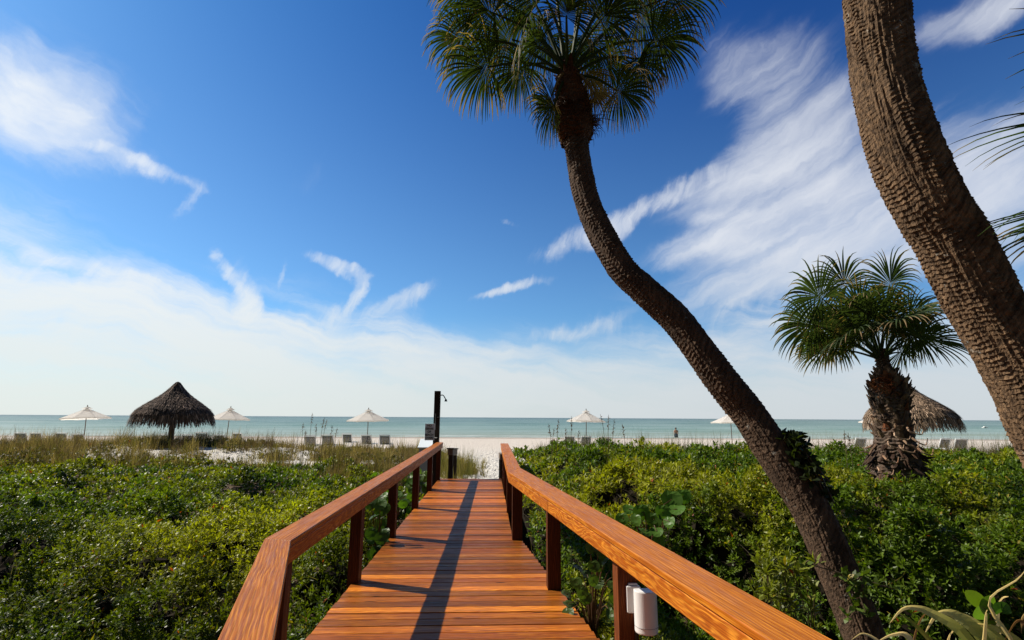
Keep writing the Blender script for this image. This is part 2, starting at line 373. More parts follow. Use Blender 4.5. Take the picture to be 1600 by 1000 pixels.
wet = N.rng(N.m('ADD', sp_.outputs[1], N.m('MULTIPLY', N.noise(pos, .12, 3, .5), 5)), 54, 60); sandc = N.mix(wet, sandc, rgb(.34,.28,.23))
soil = N.m('MULTIPLY', N.rng(sp_.outputs[1], 20, 17), N.m('SUBTRACT', 1.0, N.m('MULTIPLY', N.rng(N.m('ABSOLUTE', N.m('ADD', sp_.outputs[0], .3)), 1.9, 1.3), N.rng(sp_.outputs[1], 13.8, 14.4)))); litter = N.mix(n2, rgb(.05,.035,.02), rgb(.15,.10,.065)); sandc = N.mix(soil, sandc, litter)
p = principled(N, Base_Color=sandc, Roughness=.9, Normal=bump(N, N.m('ADD', N.m('ADD', n2, N.m('MULTIPLY', n3, .3)), N.m('MULTIPLY', N.noise(pos, 9.0, 2, .5), 1.6)), .9, .10)); p.inputs['Specular IOR Level'].default_value = .15
out(N, p)
tag(g.build('ground', m, smooth=True), kind='structure')

# sea
m, N = newmat('sea_water'); pos = N.n('ShaderNodeNewGeometry').outputs['Position']; sp_ = N.n('ShaderNodeSeparateXYZ', i_0=pos)
band = N.noise(N.mapping(pos, scale=(.004, .05, 1)), 1.0, 5, .6)
d = N.m('LOGARITHM', sp_.outputs[1], 10.0)
dd = N.m('ADD', d, N.m('MULTIPLY', N.m('SUBTRACT', band, .5), .25))
c = N.mix(N.rng(dd, 1.78, 2.05), rgb(.30,.35,.28), rgb(.135,.24,.20)); c = N.mix(N.rng(dd, 2.0, 2.5), c, rgb(.075,.155,.145)); c = N.mix(N.rng(dd, 2.5, 3.3), c, rgb(.022,.068,.075))
wv = N.m('ADD', N.noise(N.mapping(pos, scale=(.35, 1.1, 1)), 1.0, 6, .65), N.m('MULTIPLY', N.noise(N.mapping(pos, scale=(.03, .16, 1)), 1.0, 3, .5), 1.6))
c = N.mix(N.rng(wv, 1.1, 1.5, 0, .6), c, rgb(.34,.44,.42))
p = principled(N, Base_Color=c, Roughness=.38, Normal=bump(N, wv, 1.0, .5)); p.inputs['Specular IOR Level'].default_value = .12; p.inputs['IOR'].default_value = 1.33
out(N, p)
g = MB(); sx = np.array([-40000, -6000, -1500, -400, -100, 100, 400, 1500, 6000, 40000.]); sy = np.array([52, 80, 120, 250, 600, 1500, 5000, 15000, 45000.])
V, F = sheet(sx, sy, lambda X, Y: X*0-.60); g.add(V, F); tag(g.build('sea', m), kind='structure')
m, N = newmat('foam'); pos = N.n('ShaderNodeNewGeometry').outputs['Position']
fa = N.rng(N.noise(N.mapping(pos, scale=(.25, 1.6, 1)), 1.0, 5, .65), .42, .56)
ms = N.n('ShaderNodeMixShader', i_0=fa, i_1=N.n('ShaderNodeBsdfTransparent'), i_2=principled(N, Base_Color=rgb(.72,.72,.68), Roughness=.8)); out(N, ms)
g = MB(); xs2 = np.arange(-90, 90, 1.0)
for k, (yc, wd) in enumerate(((59.4, 1.6), (64.5, 1.2))):
    yy = yc+(fbm(xs2*.08, xs2*0+k*7, 2+k, 3)-.5)*2.6; ww = wd*(.3+fbm(xs2*.2, xs2*0, 6+k, 3))
    V = np.concatenate([np.stack([xs2, yy, xs2*0-.592], 1), np.stack([xs2, yy+ww, xs2*0-.592], 1)]); n = len(xs2); i = np.arange(n-1)
    g.add(V, np.stack([i, i+1, n+i+1, n+i], 1))
tag(g.build('surf_foam', m), kind='structure')

# ------------------------------------------------------------------ boardwalk
bw = thing('boardwalk', 'orange stained timber boardwalk with handrails leading to the beach', 'boardwalk', (0, 0, 0))
def left_edge(y): return -1.366 if y > 3.6 else -1.366+(3.6-y)*.33
def right_edge(y): return .345 if y > 7.4 else .345+(.128 if y < 7.33 else 0)+(7.33-min(y, 7.33))*.121
PW = .138
planks = MB(); y = .4
while y < 14.55:
    y2 = y+PW; gap = .009
    a, b = y+gap/2, y2-gap/2
    tone = random.choice([1.35, 1.1, .95, .72, .5, .85, 1.05, 1.7, .6]); red = random.uniform(.95, 1.2)
    xl, xr = left_edge(y)+random.uniform(-.004, .004), right_edge(y)+random.uniform(-.004, .004)
    joint = False
    spans = [(xl, xr)]
    if joint:
        xm = -.62+random.choice([0, .55]); spans = [(xl, xm-.002), (xm+.002, xr)]
    for (xa, xb) in spans:
        tz = random.uniform(-.0025, .0025)
        qb = [(xa, a, -.036), (xb, a, -.036), (xb, b, -.036), (xa, b, -.036)]; qt = [(xa, a, tz), (xb, a, tz+random.uniform(-.002,.002)), (xb, b, tz), (xa, b, tz)]
        board(planks, qb, qt, (1, 0, 0), .004, (tone, tone*red, tone*red))
        tone *= random.uniform(.85, 1.1)
    y = y2
planks.build('decking', M['deckwood'], bw, wc=True)
j = MB()
for xx in (-1.2, -.5, .2): board(j, [(xx-.02, .4, -.24), (xx+.02, .4, -.24), (xx+.02, 14.5, -.24), (xx-.02, 14.5, -.24)], [(xx-.02, .4, -.04), (xx+.02, .4, -.04), (xx+.02, 14.5, -.04), (xx-.02, 14.5, -.04)], (0,1,0))
j.build('joists', M['postwood'], bw, wc=True)
# handrails: a cap board over a face beam, mitred at the bends
def railpath(P_in, P_out, z, tone):
    cap = MB(); beam = MB()
    for k in range(len(P_in)-1):
        a, b, c, d = (np.array([*P_in[k], z[k]]), np.array([*P_out[k], z[k]]), np.array([*P_out[k+1], z[k+1]]), np.array([*P_in[k+1], z[k+1]]))
        ax = d-a; e = np.array([0,0,1.0]); g = ax/np.linalg.norm(ax)*.0015
        q = [a+g, b+g, c-g, d-g]; sd = rng.uniform(-40, 40, 3)
        board(cap, [p-e*.036 for p in q], q, ax, .005, (tone*.95,)*3, sd)
        ins = [(q[1]-q[0]), (q[2]-q[3])]; i0 = ins[0]/np.linalg.norm(ins[0]); i1 = ins[1]/np.linalg.norm(ins[1])
        q2 = [q[0]+i0*.010, q[0]+i0*.050, q[3]+i1*.050, q[3]+i1*.010]
        board(beam, [p-e*.148 for p in q2], [p-e*.043 for p in q2], ax, .005, (tone,)*3, sd+3.1)
    h = cap.build('handrail', M['capwood'], bw, wc=True); beam.build('face_beam', M['wood'], h, wc=True)
railpath([(-.51, 1.3), (-1.257, 3.533), (-1.257, 8.9), (-1.262, 14.55)], [(-.72, 1.3), (-1.447, 3.592), (-1.447, 8.9), (-1.452, 14.55)], [.87, .87, .91, .972], .92)
railpath([(.30, 14.0), (.284, 7.74), (1.033, 1.84), (1.12, 1.15)], [(.50, 14.0), (.495, 8.35), (1.262, 1.86), (1.35, 1.17)], [.975, .872, .87, .87], 1.05)
def post(x0, y0, ztop, rot=0, w=.125, d=.125, z0=-.95, mat='postwood', sx=1, name='post', tone=1.0, parent=None):
    """x0,y0: the near inner corner; sx=-1 grows to the left"""
    mb = MB(); c, s = math.cos(rot), math.sin(rot)
    def P(u, v): return (x0+sx*u*c-v*s, y0+sx*u*s+v*c)
    q = [P(0, 0), P(w, 0), P(w, d), P(0, d)]
    if sx < 0: q = q[::-1]
    board(mb, [(*p, z0) for p in q], [(*p, ztop) for p in q], (0, 0, 1), .006, (tone,)*3)
    return mb.build(name, M[mat], parent or bw, wc=True)
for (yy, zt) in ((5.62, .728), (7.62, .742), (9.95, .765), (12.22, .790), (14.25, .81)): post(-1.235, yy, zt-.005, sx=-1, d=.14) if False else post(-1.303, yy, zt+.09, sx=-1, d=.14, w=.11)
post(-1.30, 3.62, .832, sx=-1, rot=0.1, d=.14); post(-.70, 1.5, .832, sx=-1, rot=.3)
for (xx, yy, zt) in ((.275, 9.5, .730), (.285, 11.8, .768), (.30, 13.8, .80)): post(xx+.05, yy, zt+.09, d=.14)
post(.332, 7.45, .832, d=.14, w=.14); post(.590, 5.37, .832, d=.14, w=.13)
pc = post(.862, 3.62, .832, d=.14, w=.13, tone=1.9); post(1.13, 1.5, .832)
# lamp on the third right post
lampo = thing('path_light', 'white half round path light on the nearest handrail post', 'light', (0,0,0))
lp = PY(1009, 955, 3.50)
lpl = PY(990, 936, 3.60); lx, lz = lpl[0], lpl[2]
mb = MB(); V, F = bevel_prism([(lx-.045,3.585,lz-.082),(lx+.045,3.585,lz-.082),(lx+.045,3.618,lz-.082),(lx-.045,3.618,lz-.082)], [(lx-.045,3.585,lz+.082),(lx+.045,3.585,lz+.082),(lx+.045,3.618,lz+.082),(lx-.045,3.618,lz+.082)], .006); mb.add(V, F)
V, F = bevel_prism([(lx-.03,3.60,lz+.0825),(lx+.03,3.60,lz+.0825),(lx+.03,3.618,lz+.0825),(lx-.03,3.618,lz+.0825)], [(lx-.03,3.60,lz+.095),(lx+.03,3.60,lz+.095),(lx+.03,3.618,lz+.095),(lx-.03,3.618,lz+.095)], .003); mb.add(V, F)
mp = mb.build('mounting_plate', M['white_plastic'], lampo)
mb = MB(); n = 28; lcc = PY(1009, 957, 3.50); cx, cy, r, lz = lcc[0], 3.50, .072, lcc[2]
ph = np.linspace(-PI*.5-.55, PI*.5+.0, n)-PI/2+.35
cx_, cy_ = cx, cy
ring = [(cx+r*math.cos(t), cy+r*math.sin(t)) for t in ph]
lz += .012; prof = [(lz-.122, .97), (lz-.115, 1.0), (lz+.118, 1.0), (lz+.125, .96)]
V = []; 
for (z, k) in prof: V += [(cx+(px_-cx)*k, cy+(py_-cy)*k, z) for px_, py_ in ring]
F = []
for a in range(3):
    for b in range(n): F.append([a*n+b, a*n+(b+1)%n, (a+1)*n+(b+1)%n, (a+1)*n+b])
mb.add(V, F); mb.add(V[3*n:], np.arange(n)[None]); mb.add(V[:n], np.arange(n)[None, ::-1])
mb.build('lamp_shade', M['white_plastic'], lampo)
mb = MB(); tube(mb, [(lx+.01, 3.60, lz-.08), (lx+.01, 3.603, -.2)], .011, 8); mb.build('conduit', M['darkmetal'], lampo, smooth=True)
mb = MB(); tube(mb, [(cx_+(px_-cx_)*1.02, cy_+(py_-cy_)*1.02, lz-.085) for px_, py_ in ring]+[(cx_+(ring[0][0]-cx_)*1.02, cy_+(ring[0][1]-cy_)*1.02, lz-.085)], .0012, 5); mb.build('seam', M['steel'], lampo)
# lower grey rails beside the ramp to the sand
rr = thing('ramp_rail', 'weathered grey handrail of the sand ramp, beyond the left end of the boardwalk', 'handrail')
mb = MB(); board(mb, [(-1.17,15.0,.60),(-1.03,15.0,.60),(-1.03,17.2,.46),(-1.17,17.2,.46)], [(-1.17,15.0,.76),(-1.03,15.0,.76),(-1.03,17.2,.62),(-1.17,17.2,.62)], (0,1,-.06)); mb.build('rail', M['greywood'], rr, wc=True)
mb = MB(); board(mb, [(-1.20,14.95,.762),(-1.0,14.95,.762),(-1.0,17.25,.622),(-1.20,17.25,.622)], [(-1.20,14.95,.80),(-1.0,14.95,.80),(-1.0,17.25,.66),(-1.20,17.25,.66)], (0,1,-.06)); mb.build('rail_cap', M['darkwood'], rr, wc=True)
post(-1.03, 15.1, .60, sx=-1, mat='darkwood', parent=rr, z0=-.7); post(-1.03, 16.95, .46, sx=-1, mat='darkwood', parent=rr, z0=-.7)
rr = thing('ramp_rail', 'dark short handrail of the sand ramp, beyond the right end of the boardwalk', 'handrail')
mb = MB(); board(mb, [(.30,14.6,.50),(.42,14.6,.50),(.42,16.7,.40),(.30,16.7,.40)], [(.30,14.6,.66),(.42,14.6,.66),(.42,16.7,.56),(.30,16.7,.56)], (0,1,-.05)); mb.build('rail', M['greywood'], rr, wc=True)
post(.31, 14.75, .50, mat='darkwood', parent=rr, z0=-.7, w=.1); post(.31, 16.5, .41, mat='darkwood', parent=rr, z0=-.7, w=.1)

# ------------------------------------------------------------------ shower post, sign, cabinet
sh = thing('shower_post', 'tall dark timber outdoor shower post behind the left handrail', 'shower')
ps = PY(681.5, 690, 15.2); px0 = ps[0]; ztop = PY(682, 611, 15.2)[2]
mb = MB(); w = .085
board(mb, [(px0-w,15.1,-.5),(px0+w,15.1,-.5),(px0+w,15.27,-.5),(px0-w,15.27,-.5)], [(px0-w,15.1,ztop),(px0+w,15.1,ztop),(px0+w,15.27,ztop),(px0-w,15.27,ztop)], (0,0,1)); mb.build('timber_post', M['darkwood'], sh, wc=True)
mb = MB(); tube(mb, spline([(px0+w,15.19,ztop-.12),(px0+w+.07,15.19,ztop-.12),(px0+w+.12,15.19,ztop-.18),(px0+w+.15,15.19,ztop-.24)], 12), .014, 8); am = mb.build('shower_arm', M['darkmetal'], sh, smooth=True)
mb = MB(); lathe(mb, [(.0,.03),(.018,.03),(.03,0),(.045,-.04),(.0,-.042)], 14, (px0+w+.16,15.19,ztop-.26)); mb.build('shower_head', M['darkmetal'], sh)
mb = MB(); tube(mb, [(px0-.03,15.085,ztop-.65),(px0-.03,15.085,ztop-1.1)], .014, 8, (1,1,1)); mb.build('pull_handle', M['steel'], sh)
mb = MB(); tube(mb, [(px0+.02,15.085,ztop-.75),(px0+.02,15.06,ztop-.75),(px0+.06,15.06,ztop-.75)], .012, 8); mb.build('tap', M['steel'], sh)
mb = MB(); tube(mb, [(px0-.05,15.085,ztop-1.33),(px0+.04,15.06,ztop-1.33)], .018, 8); mb.build('valve', M['steel'], sh)
sg = thing('notice_sign', 'small white rectangular beach chair notice beside the shower post', 'sign')
s0 = PY(664.5, 662, 14.95); s1 = PY(677, 688, 14.95); sx0, sx1, sz1, sz0 = s0[0], s1[0]+.03, s0[2], s1[2]
mb = MB(); V, F = bevel_prism([(sx0,14.94,sz0),(sx1,14.94,sz0),(sx1,14.965,sz0),(sx0,14.965,sz0)], [(sx0,14.94,sz1),(sx1,14.94,sz1),(sx1,14.965,sz1),(sx0,14.965,sz1)], .003); mb.add(V, F); mb.build('sign_face', M['signwhite'], sg)
def text(body, size, loc, rot, mat, parent, width=None):
    cu = bpy.data.curves.new('lettering', 'FONT'); cu.body = body; cu.size = size; cu.align_x = 'CENTER'; cu.align_y = 'CENTER'; cu.extrude = .0015; cu.offset = size*.03
    o = bpy.data.objects.new('lettering', cu); C.objects.link(o); dg = bpy.context.evaluated_depsgraph_get(); dg.update()
    me = bpy.data.meshes.new_from_object(o.evaluated_get(dg)); bpy.data.objects.remove(o)
    me.materials.clear(); me.materials.append(mat); o = bpy.data.objects.new('lettering', me); C.objects.link(o)
    wdt = max(v.co.x for v in me.vertices)-min(v.co.x for v in me.vertices)
    if width and wdt > width:
        for v in me.vertices: v.co.x *= width/wdt
    o.location = loc; o.rotation_euler = rot; o.parent = parent; return o
hh = (sz1-sz0)
for k, t in enumerate(['NO', 'RESERVING', 'OF', 'BEACH', 'CHAIRS']):
    text(t, hh*.17, ((sx0+sx1)/2-.012, 14.936, sz1-hh*(.12+.185*k)), (PI/2, 0, 0), M['ink'], sg, (sx1-sx0)*.84)
cb = thing('towel_cabinet', 'pale grey cabinet with sloping lid below the notice sign', 'cabinet')
c0 = PY(655.5, 690, 15.05); cx0 = c0[0]; cx1 = px0-.1; zt = PY(668, 687, 15.05)[2]
mb = MB(); qb = [(cx0,14.98,-.45),(cx1,14.98,-.45),(cx1,15.5,-.45),(cx0,15.5,-.45)]; qt = [(cx0,14.98,zt-.03),(cx1,14.98,zt-.03),(cx1,15.5,zt-.03),(cx0,15.5,zt-.03)]
V, F = bevel_prism(qb, [(cx0,14.98,zt-.22),(cx1,14.98,zt-.22),(cx1,15.5,zt-.03),(cx0,15.5,zt-.03)], .01); mb.add(V, F); mb.build('cabinet_body', M['binwhite'], cb)
mb = MB(); V, F = bevel_prism([(cx0-.03,14.93,zt-.235),(cx1+.01,14.93,zt-.235),(cx1+.01,15.53,zt-.02),(cx0-.03,15.53,zt-.02)], [(cx0-.03,14.93,zt-.205),(cx1+.01,14.93,zt-.205),(cx1+.01,15.53,zt+.01),(cx0-.03,15.53,zt+.01)], .006); mb.add(V, F); mb.build('lid', M['signwhite'], cb)

# ------------------------------------------------------------------ palms
def frond(name, parent, base, hub, fwd, L, nseg=44, droop=1.0, spread=138, up=(0,0,1), dry=.25, seed=0, org=(0,0,0), green=(.050,.088,.018), nst=8, pr=.014, arch=.25, gap=1.0):
    r = np.random.default_rng(seed); base = np.array(base, float); hub = np.array(hub, float); f = np.array(fwd, float); f /= np.linalg.norm(f)
    mb = MB(); mid = (base+hub)/2+np.array([0,0,1])*np.linalg.norm(hub-base)*arch; pts = spline([base, mid, hub], 10)
    gcol = np.array(green)
    tube(mb, pts, np.linspace(pr*1.8, pr*.8, 10), 6, gcol*1.3)
    u = np.array(up, float); u = u-f*(u@f)
    if np.linalg.norm(u) < .05: u = np.array([0, -1.0, 0])-f*(-f[1])
    n = u/np.linalg.norm(u); b = np.cross(n, f)
    dth = math.radians(2*spread)/nseg
    th = np.radians(np.linspace(-spread, spread, nseg))+r.normal(0, dth*.22, nseg)
    Ls = L*(.66+.34*np.cos(th/2)**1.2)*r.uniform(.9, 1.06, nseg)
    d = np.cos(th)[:, None]*f+np.sin(th)[:, None]*b+(.30*np.abs(np.sin(th/1.6))+r.normal(0, .05, nseg))[:, None]*n*.6
    d /= np.linalg.norm(d, axis=1)[:, None]
    p = hub+f*(np.maximum(np.cos(th), -.2)[:, None]*L*.10); n_ = np.cross(d, np.cross(n, d)); n_ /= np.linalg.norm(n_, axis=1)[:, None]
    side = np.cross(n_, d); g0 = droop*r.uniform(.7, 1.5, nseg)
    S = np.linspace(0, 1, nst+1); Vs = []; Cs = []; wmax = np.tan(dth/2)*.46*Ls*1.02
    drytip = r.random(nseg) < .75; dstart = r.uniform(.62, .95, nseg)-dry*.35
    tonev = r.uniform(.75, 1.25, nseg)
    for k, s in enumerate(S):
        if k:
            ds = (S[k]-S[k-1])*Ls; p = p+d*ds[:, None]
            d = d+np.array([0,0,-1])*(g0*(S[k]-S[k-1])*3.4*s**1.7)[:, None]; d /= np.linalg.norm(d, axis=1)[:, None]
            side = side-d*np.sum(side*d, 1)[:, None]; side /= np.linalg.norm(side, axis=1)[:, None]
        nn = np.cross(d, side)
        w = np.where(s < .46, s*Ls*np.tan(dth/2)*1.02+.001, wmax*np.clip((1.0-s)/.54, 0, 1)**.8*gap+.0012)
        Vs.append(np.stack([p-side*w[:, None], p+nn*(w*.55)[:, None], p+side*w[:, None]], 1))
        t = np.clip((s-dstart)/.12, 0, 1)*drytip; c = gcol*tonev[:, None]*(1-t[:, None])+np.array([.30,.205,.11])*t[:, None]
        Cs.append(np.repeat(c[:, None], 3, 1))
    V = np.stack(Vs, 1); Cc = np.stack(Cs, 1); q = (nst+1)*3
    F = []
    for k in range(nst):
        for h in range(2): F.append([k*3+h, k*3+h+1, (k+1)*3+h+1, (k+1)*3+h])
    F = np.array(F)[None]+(np.arange(nseg)*q)[:, None, None]
    mb.add(V.reshape(-1, 3), F.reshape(-1, 4), Cc.reshape(-1, 3))
    mb.v = [v-np.array(org) for v in mb.v]
    return mb.build(name, M['frond'], parent)

def trunk(name, parent, keys, mat, org, rows=500, cols=72, ring=.055, amp=.02, fibre=.012, seed=1, saw=True, ridge=0.0, cells=.9, ringfade=None):
    """keys: rows of x,y,z,radius"""
    K = spline(keys, rows); P = K[:, :3]; rad = K[:, 3]
    seg = np.linalg.norm(np.diff(P, axis=0), axis=1); L = np.concatenate([[0], np.cumsum(seg)])
    T = np.gradient(P, axis=0); T /= np.linalg.norm(T, axis=1)[:, None]
    u = np.cross(T[0], [0,1,0]); u /= np.linalg.norm(u); V = []; wc = []
    ph = np.arange(cols)*2*PI/cols
    for i in range(rows):
        u = u-T[i]*(u@T[i]); u /= np.linalg.norm(u); v = np.cross(T[i], u)
        cyc = np.minimum(np.arange(cols), cols-np.arange(cols))/cols*2   # symmetric coordinate, no seam
        wob = (fbm(np.cos(ph)*1.5+9, np.sin(ph)*1.5+L[i]*1.3, seed, 3)-.5)*2.2+(fbm(np.cos(ph)*6+9, np.sin(ph)*6+L[i]*5, seed+33, 2)-.5)*.8
        x = L[i]/ring+wob*1.2; fr = x-np.floor(x)
        rid = (1-fr)**1.6 if saw else np.abs(fr-.5)*2
        rid = rid*(.25+1.5*sst(fbm(np.cos(ph)*2.6+31, np.sin(ph)*2.6+L[i]*3.5, seed+21, 3), .3, .7))*(1 if ringfade is None else ringfade(P[i][2]))
        nz = fbm(np.cos(ph)*11+20, np.sin(ph)*11+L[i]*34, seed+4, 3)-.5
        nz2 = fbm(np.cos(ph)*16+40, np.sin(ph)*16+L[i]*4, seed+9, 2)-.5
        big = fbm(np.cos(ph)*1.2+5, np.sin(ph)*1.2+L[i]*2.2, seed+2, 2)-.5
        cell = hsh(np.floor(x), np.floor(ph*14+np.floor(x)*.5), seed)
        r = rad[i]*(1+big*.10)+amp*rid*(1-cells*.5+cells*cell)+fibre*nz*2+ridge*nz2*2
        V.append(P[i]+r[:, None]*(np.cos(ph)[:, None]*u+np.sin(ph)[:, None]*v)); wc.append(np.stack([np.sin(ph)*rad[i]*2.2, np.full(cols, L[i])+np.cos(ph)*.13, ph*0], 1))
    V = np.concatenate(V)-np.array(org); i = np.arange(rows-1)[:, None]*cols; jj = np.arange(cols)[None]; j2 = (jj+1)%cols
    mb = MB(); mb.add(V, np.stack([i+jj, i+j2, i+cols+j2, i+cols+jj], -1).reshape(-1, 4), (1,1,1), np.concatenate(wc))
    return mb.build(name, M[mat], parent, smooth=False, wc=True), P, T

def rad_at(wpx, Y): return wpx/2*Y/FOC
# --- palm 1, the S-curved one over the boardwalk
pk = [(1420,1160,62,4.15),(1353,1000,60,4.25),(1312,900,60,4.35),(1268,800,60,4.45),(1205,700,58,4.6),(1168,645,56,4.7),(1127,594,54,4.75),(1058,502,51,4.9),(1005,452,49,5.0),(964,410,47,5.1),(919,318,44,5.3),(903,242,43,5.4),(897,205,46,5.45)]
keys = []
for (x, y, w, Y) in pk: p = PY(x, y, Y); keys.append([*p, rad_at(w, Y)*.93])
p1 = thing('palm_tree', 'tall palm with S-curved leaning trunk and full leafy crown', 'palm tree', keys[0][:3])
o1 = np.array(keys[0][:3])
trunk('trunk', p1, keys, 'bark', o1, 900, 84, .042, .007, .007, 3, ridge=.007, cells=.7, ringfade=lambda z: .15+.85*float(sst(z, 1.2, 2.2)))
nk = [(897,225,46,5.43),(898,205,62,5.45),(897,180,64,5.5),(893,160,58,5.5),(890,140,46,5.55),(888,118,34,5.6),(888,95,22,5.6)]
trunk('crown_shaft', p1, [[*PY(x, y, Y), rad_at(w, Y)*.9] for (x, y, w, Y) in nk], 'fibre', o1, 110, 48, .05, .03, .02, 8, ridge=.02)
crn = PY(889, 118, 5.6)
def straw_mb(mb, c, n, L, spreadr, col, r, w=.004):
    for k in range(n):
        a = r.uniform(0, 2*PI); d = np.array([math.cos(a), math.sin(a), r.uniform(-.8, .5)]); d /= np.linalg.norm(d)
        p = np.array(c)+r.normal(0, spreadr, 3); q = p+d*L*r.uniform(.4, 1); e = q+np.array([0,0,-L*.5*r.uniform(0,1)])
        tube(mb, spline([p, q, e], 5), np.linspace(w, w*.3, 5), 3, np.array(col)*r.uniform(.5, 1.5), cap=False)
mb = MB(); rr_ = np.random.default_rng(4)
straw_mb(mb, PY(900,180,5.42), 260, .22, .10, (.10,.05,.025), rr_); straw_mb(mb, PY(925,190,5.42), 120, .12, .04, (.16,.085,.04), rr_); mb.v = [v-o1 for v in mb.v]; mb.build('leaf_fibre', M['dry'], p1)
# old leaf bases on the neck
def boots(mb, P0, P1, rfun, nturn, per, L, w, r, col, lean=.75, mat=None):
    P0, P1 = np.array(P0), np.array(P1); ax = P1-P0; H = np.linalg.norm(ax); ax /= H; u = np.cross(ax, [0,1,0]); u /= np.linalg.norm(u); v = np.cross(ax, u)
    N_ = nturn*per
    for k in range(N_):
        t = k/N_; a = k*2.39996+r.normal(0, .12); rad = rfun(t); o = P0+ax*H*t; e = math.cos(a)*u+math.sin(a)*v; s = np.cross(ax, e)
        ln = L*r.uniform(.6, 1.25); le = lean*r.uniform(.6, 1.3); d = ax*math.cos(le)+e*math.sin(le); nrm = np.cross(s, d); ww = w*r.uniform(.7, 1.2)
        c = np.array(col[r.integers(len(col))])*r.uniform(.6, 1.4)
        p0 = o+e*rad*.55
        bend = r.uniform(-.1, .5)
        st = []
        for q, (tt, wk, th) in enumerate(((0, 1.25, .02), (.45, 1.0, .024), (.8, .62, .018), (1.0, .40, .006))):
            cc = p0+d*ln*tt+e*ln*bend*tt*tt; st.append([cc-s*ww*wk*.5, cc+nrm*th, cc+s*ww*wk*.5, cc-nrm*th*.6])
        V = np.array(st).reshape(-1, 3); F = [[12,13,14,15]]
        for q in range(3):
            for i in range(4): F.append([q*4+i, q*4+(i+1)%4, (q+1)*4+(i+1)%4, (q+1)*4+i])
        mb.add(V, F, c, np.stack([V[:,0]*1.0, V[:,2], V[:,1]], 1))
mb = MB(); boots(mb, PY(899,215,5.45), PY(888,110,5.6), lambda t: .20*(1-t)+.10*t, 6, 5, .20, .075, rr_, [(1,.8,.6),(.7,.5,.4),(1.3,1,.8)], .35); mb.v = [v-o1 for v in mb.v]; mb.build('leaf_bases', M['fibre'], p1, wc=True)
EX1 = [ # hub px, depth, forward (x,y,z), L, droop
 ((762,105),5.5,(-.9,-.1,-.30),.66,1.0),((800,62),5.8,(-.85,.2,-.05),.70,.9),((770,20),5.5,(-.8,-.1,.2),.70,1.0),((965,142),5.4,(.75,-.2,-.45),.52,1.0),
 ((1022,62),5.5,(.95,0,-.15),.62,1.1),((1000,25),5.8,(.8,.2,.25),.68,.9),((866,165),5.2,(-.45,-.3,-.5),.48,.9),((945,90),5.9,(.5,.5,-.3),.62,1.2),
 ((842,72),5.1,(-.4,-.6,-.2),.62,1.3),((850,-10),5.3,(-.3,-.3,.8),.7,.8),((940,30),5.1,(.4,-.6,.0),.64,1.3),((910,-30),5.6,(.2,0,1),.72,.6),
 ((980,-40),5.5,(.6,0,.7),.72,.8),((790,-60),5.6,(-.6,0,.7),.72,.8),((885,25),5.0,(0,-.8,.1),.60,1.5),((830,20),6.1,(-.5,.7,.1),.66,1.0),((905,60),6.2,(.1,.9,-.2),.6,1.2),
 ((745,-20),5.6,(-.9,0,.4),.70,.9),((1045,-5),5.5,(.95,0,.3),.72,.9),((960,5),6.2,(.5,.8,.3),.66,1.0),((725,60),5.7,(-.95,.1,-.1),.55,1.2),((930,-60),5.4,(.3,-.2,.9),.7,.8),((815,105),5.9,(-.6,.4,-.6),.58,1.2),((1000,92),5.8,(.6,.3,-.6),.52,1.2),((855,60),6.1,(-.2,.7,-.4),.56,1.3),((925,65),6.2,(.2,.7,-.4),.56,1.3),((860,-60),5.9,(-.2,.3,.9),.7,.8)]
for k, ((x, y), Y, fw, L, dr) in enumerate(EX1):
    frond('frond', p1, crn+rr_.normal(0, .03, 3), PY(x, y, Y), fw, L*1.04, 66, dr*1.8*rr_.uniform(.7,1.4), 118, up=(rr_.uniform(-.4,.4),.8,.6), dry=.42 if y > 80 else .2, seed=30+k, org=o1, arch=.12, green=(.034,.052,.014), gap=.95)

for k, ((x, y), Y, fw, L) in enumerate((((862,150),5.3,(-.35,-.2,-.9),.42),((925,140),5.35,(.4,-.1,-.85),.40),((915,110),5.9,(.5,.3,-.8),.5))):
    frond('frond', p1, crn, PY(x, y, Y), fw, L, 30, 1.4, 70, up=(0,.8,.6), seed=70+k, org=o1, arch=.2, green=(.17,.115,.05), dry=.5, gap=.7)
# --- palm 2, the big trunk on the right
pk = [(1850,1080,150,2.75),(1780,930,138,2.75),(1704,780,126,2.75),(1644,665,118,2.75),(1586,560,112,2.78),(1524,452,110,2.8),(1483,370,113,2.8),(1448,310,118,2.8),(1401,200,117,2.82),(1378,100,112,2.85),(1367,0,112,2.85),(1356,-130,108,2.9),(1350,-300,104,2.95),(1350,-520,100,3.0)]
keys = [[*PY(x, y, Y), rad_at(w, Y)*.90] for (x, y, w, Y) in pk]
o2 = np.array(keys[0][:3]); p2 = thing('palm_tree', 'thick rough barked palm trunk leaning in from the right edge', 'palm tree', o2)
trunk('trunk', p2, keys, 'bark_big', o2, 1500, 140, .029, .0050, .008, 12, ridge=.009, cells=1.3)
cr2 = np.array(keys[-1][:3])+np.array([0,0,.25]); r2 = np.random.default_rng(9)
for k in range(16):
    a = k*2.39996; e = R0(-5+75*(k/16)); f = np.array([math.cos(a)*math.cos(e), math.sin(a)*math.cos(e), math.sin(e)]); hub = cr2+f*.95+np.array([0,0,.15])
    frond('frond', p2, cr2, hub, f+np.array([0,0,-.25]), .85, 40, 1.1, 125, seed=80+k, org=o2)
hb = PY(1165, -165, 3.3); frond('frond', p2, cr2, hb, (-.55,0,-.65), .70, 44, 1.5, 120, seed=120, org=o2, dry=.6)
hb = PY(1265, -185, 3.2); frond('frond', p2, cr2, hb, (-.2,.2,-.85), .62, 44, 1.5, 100, seed=121, org=o2, dry=.6)
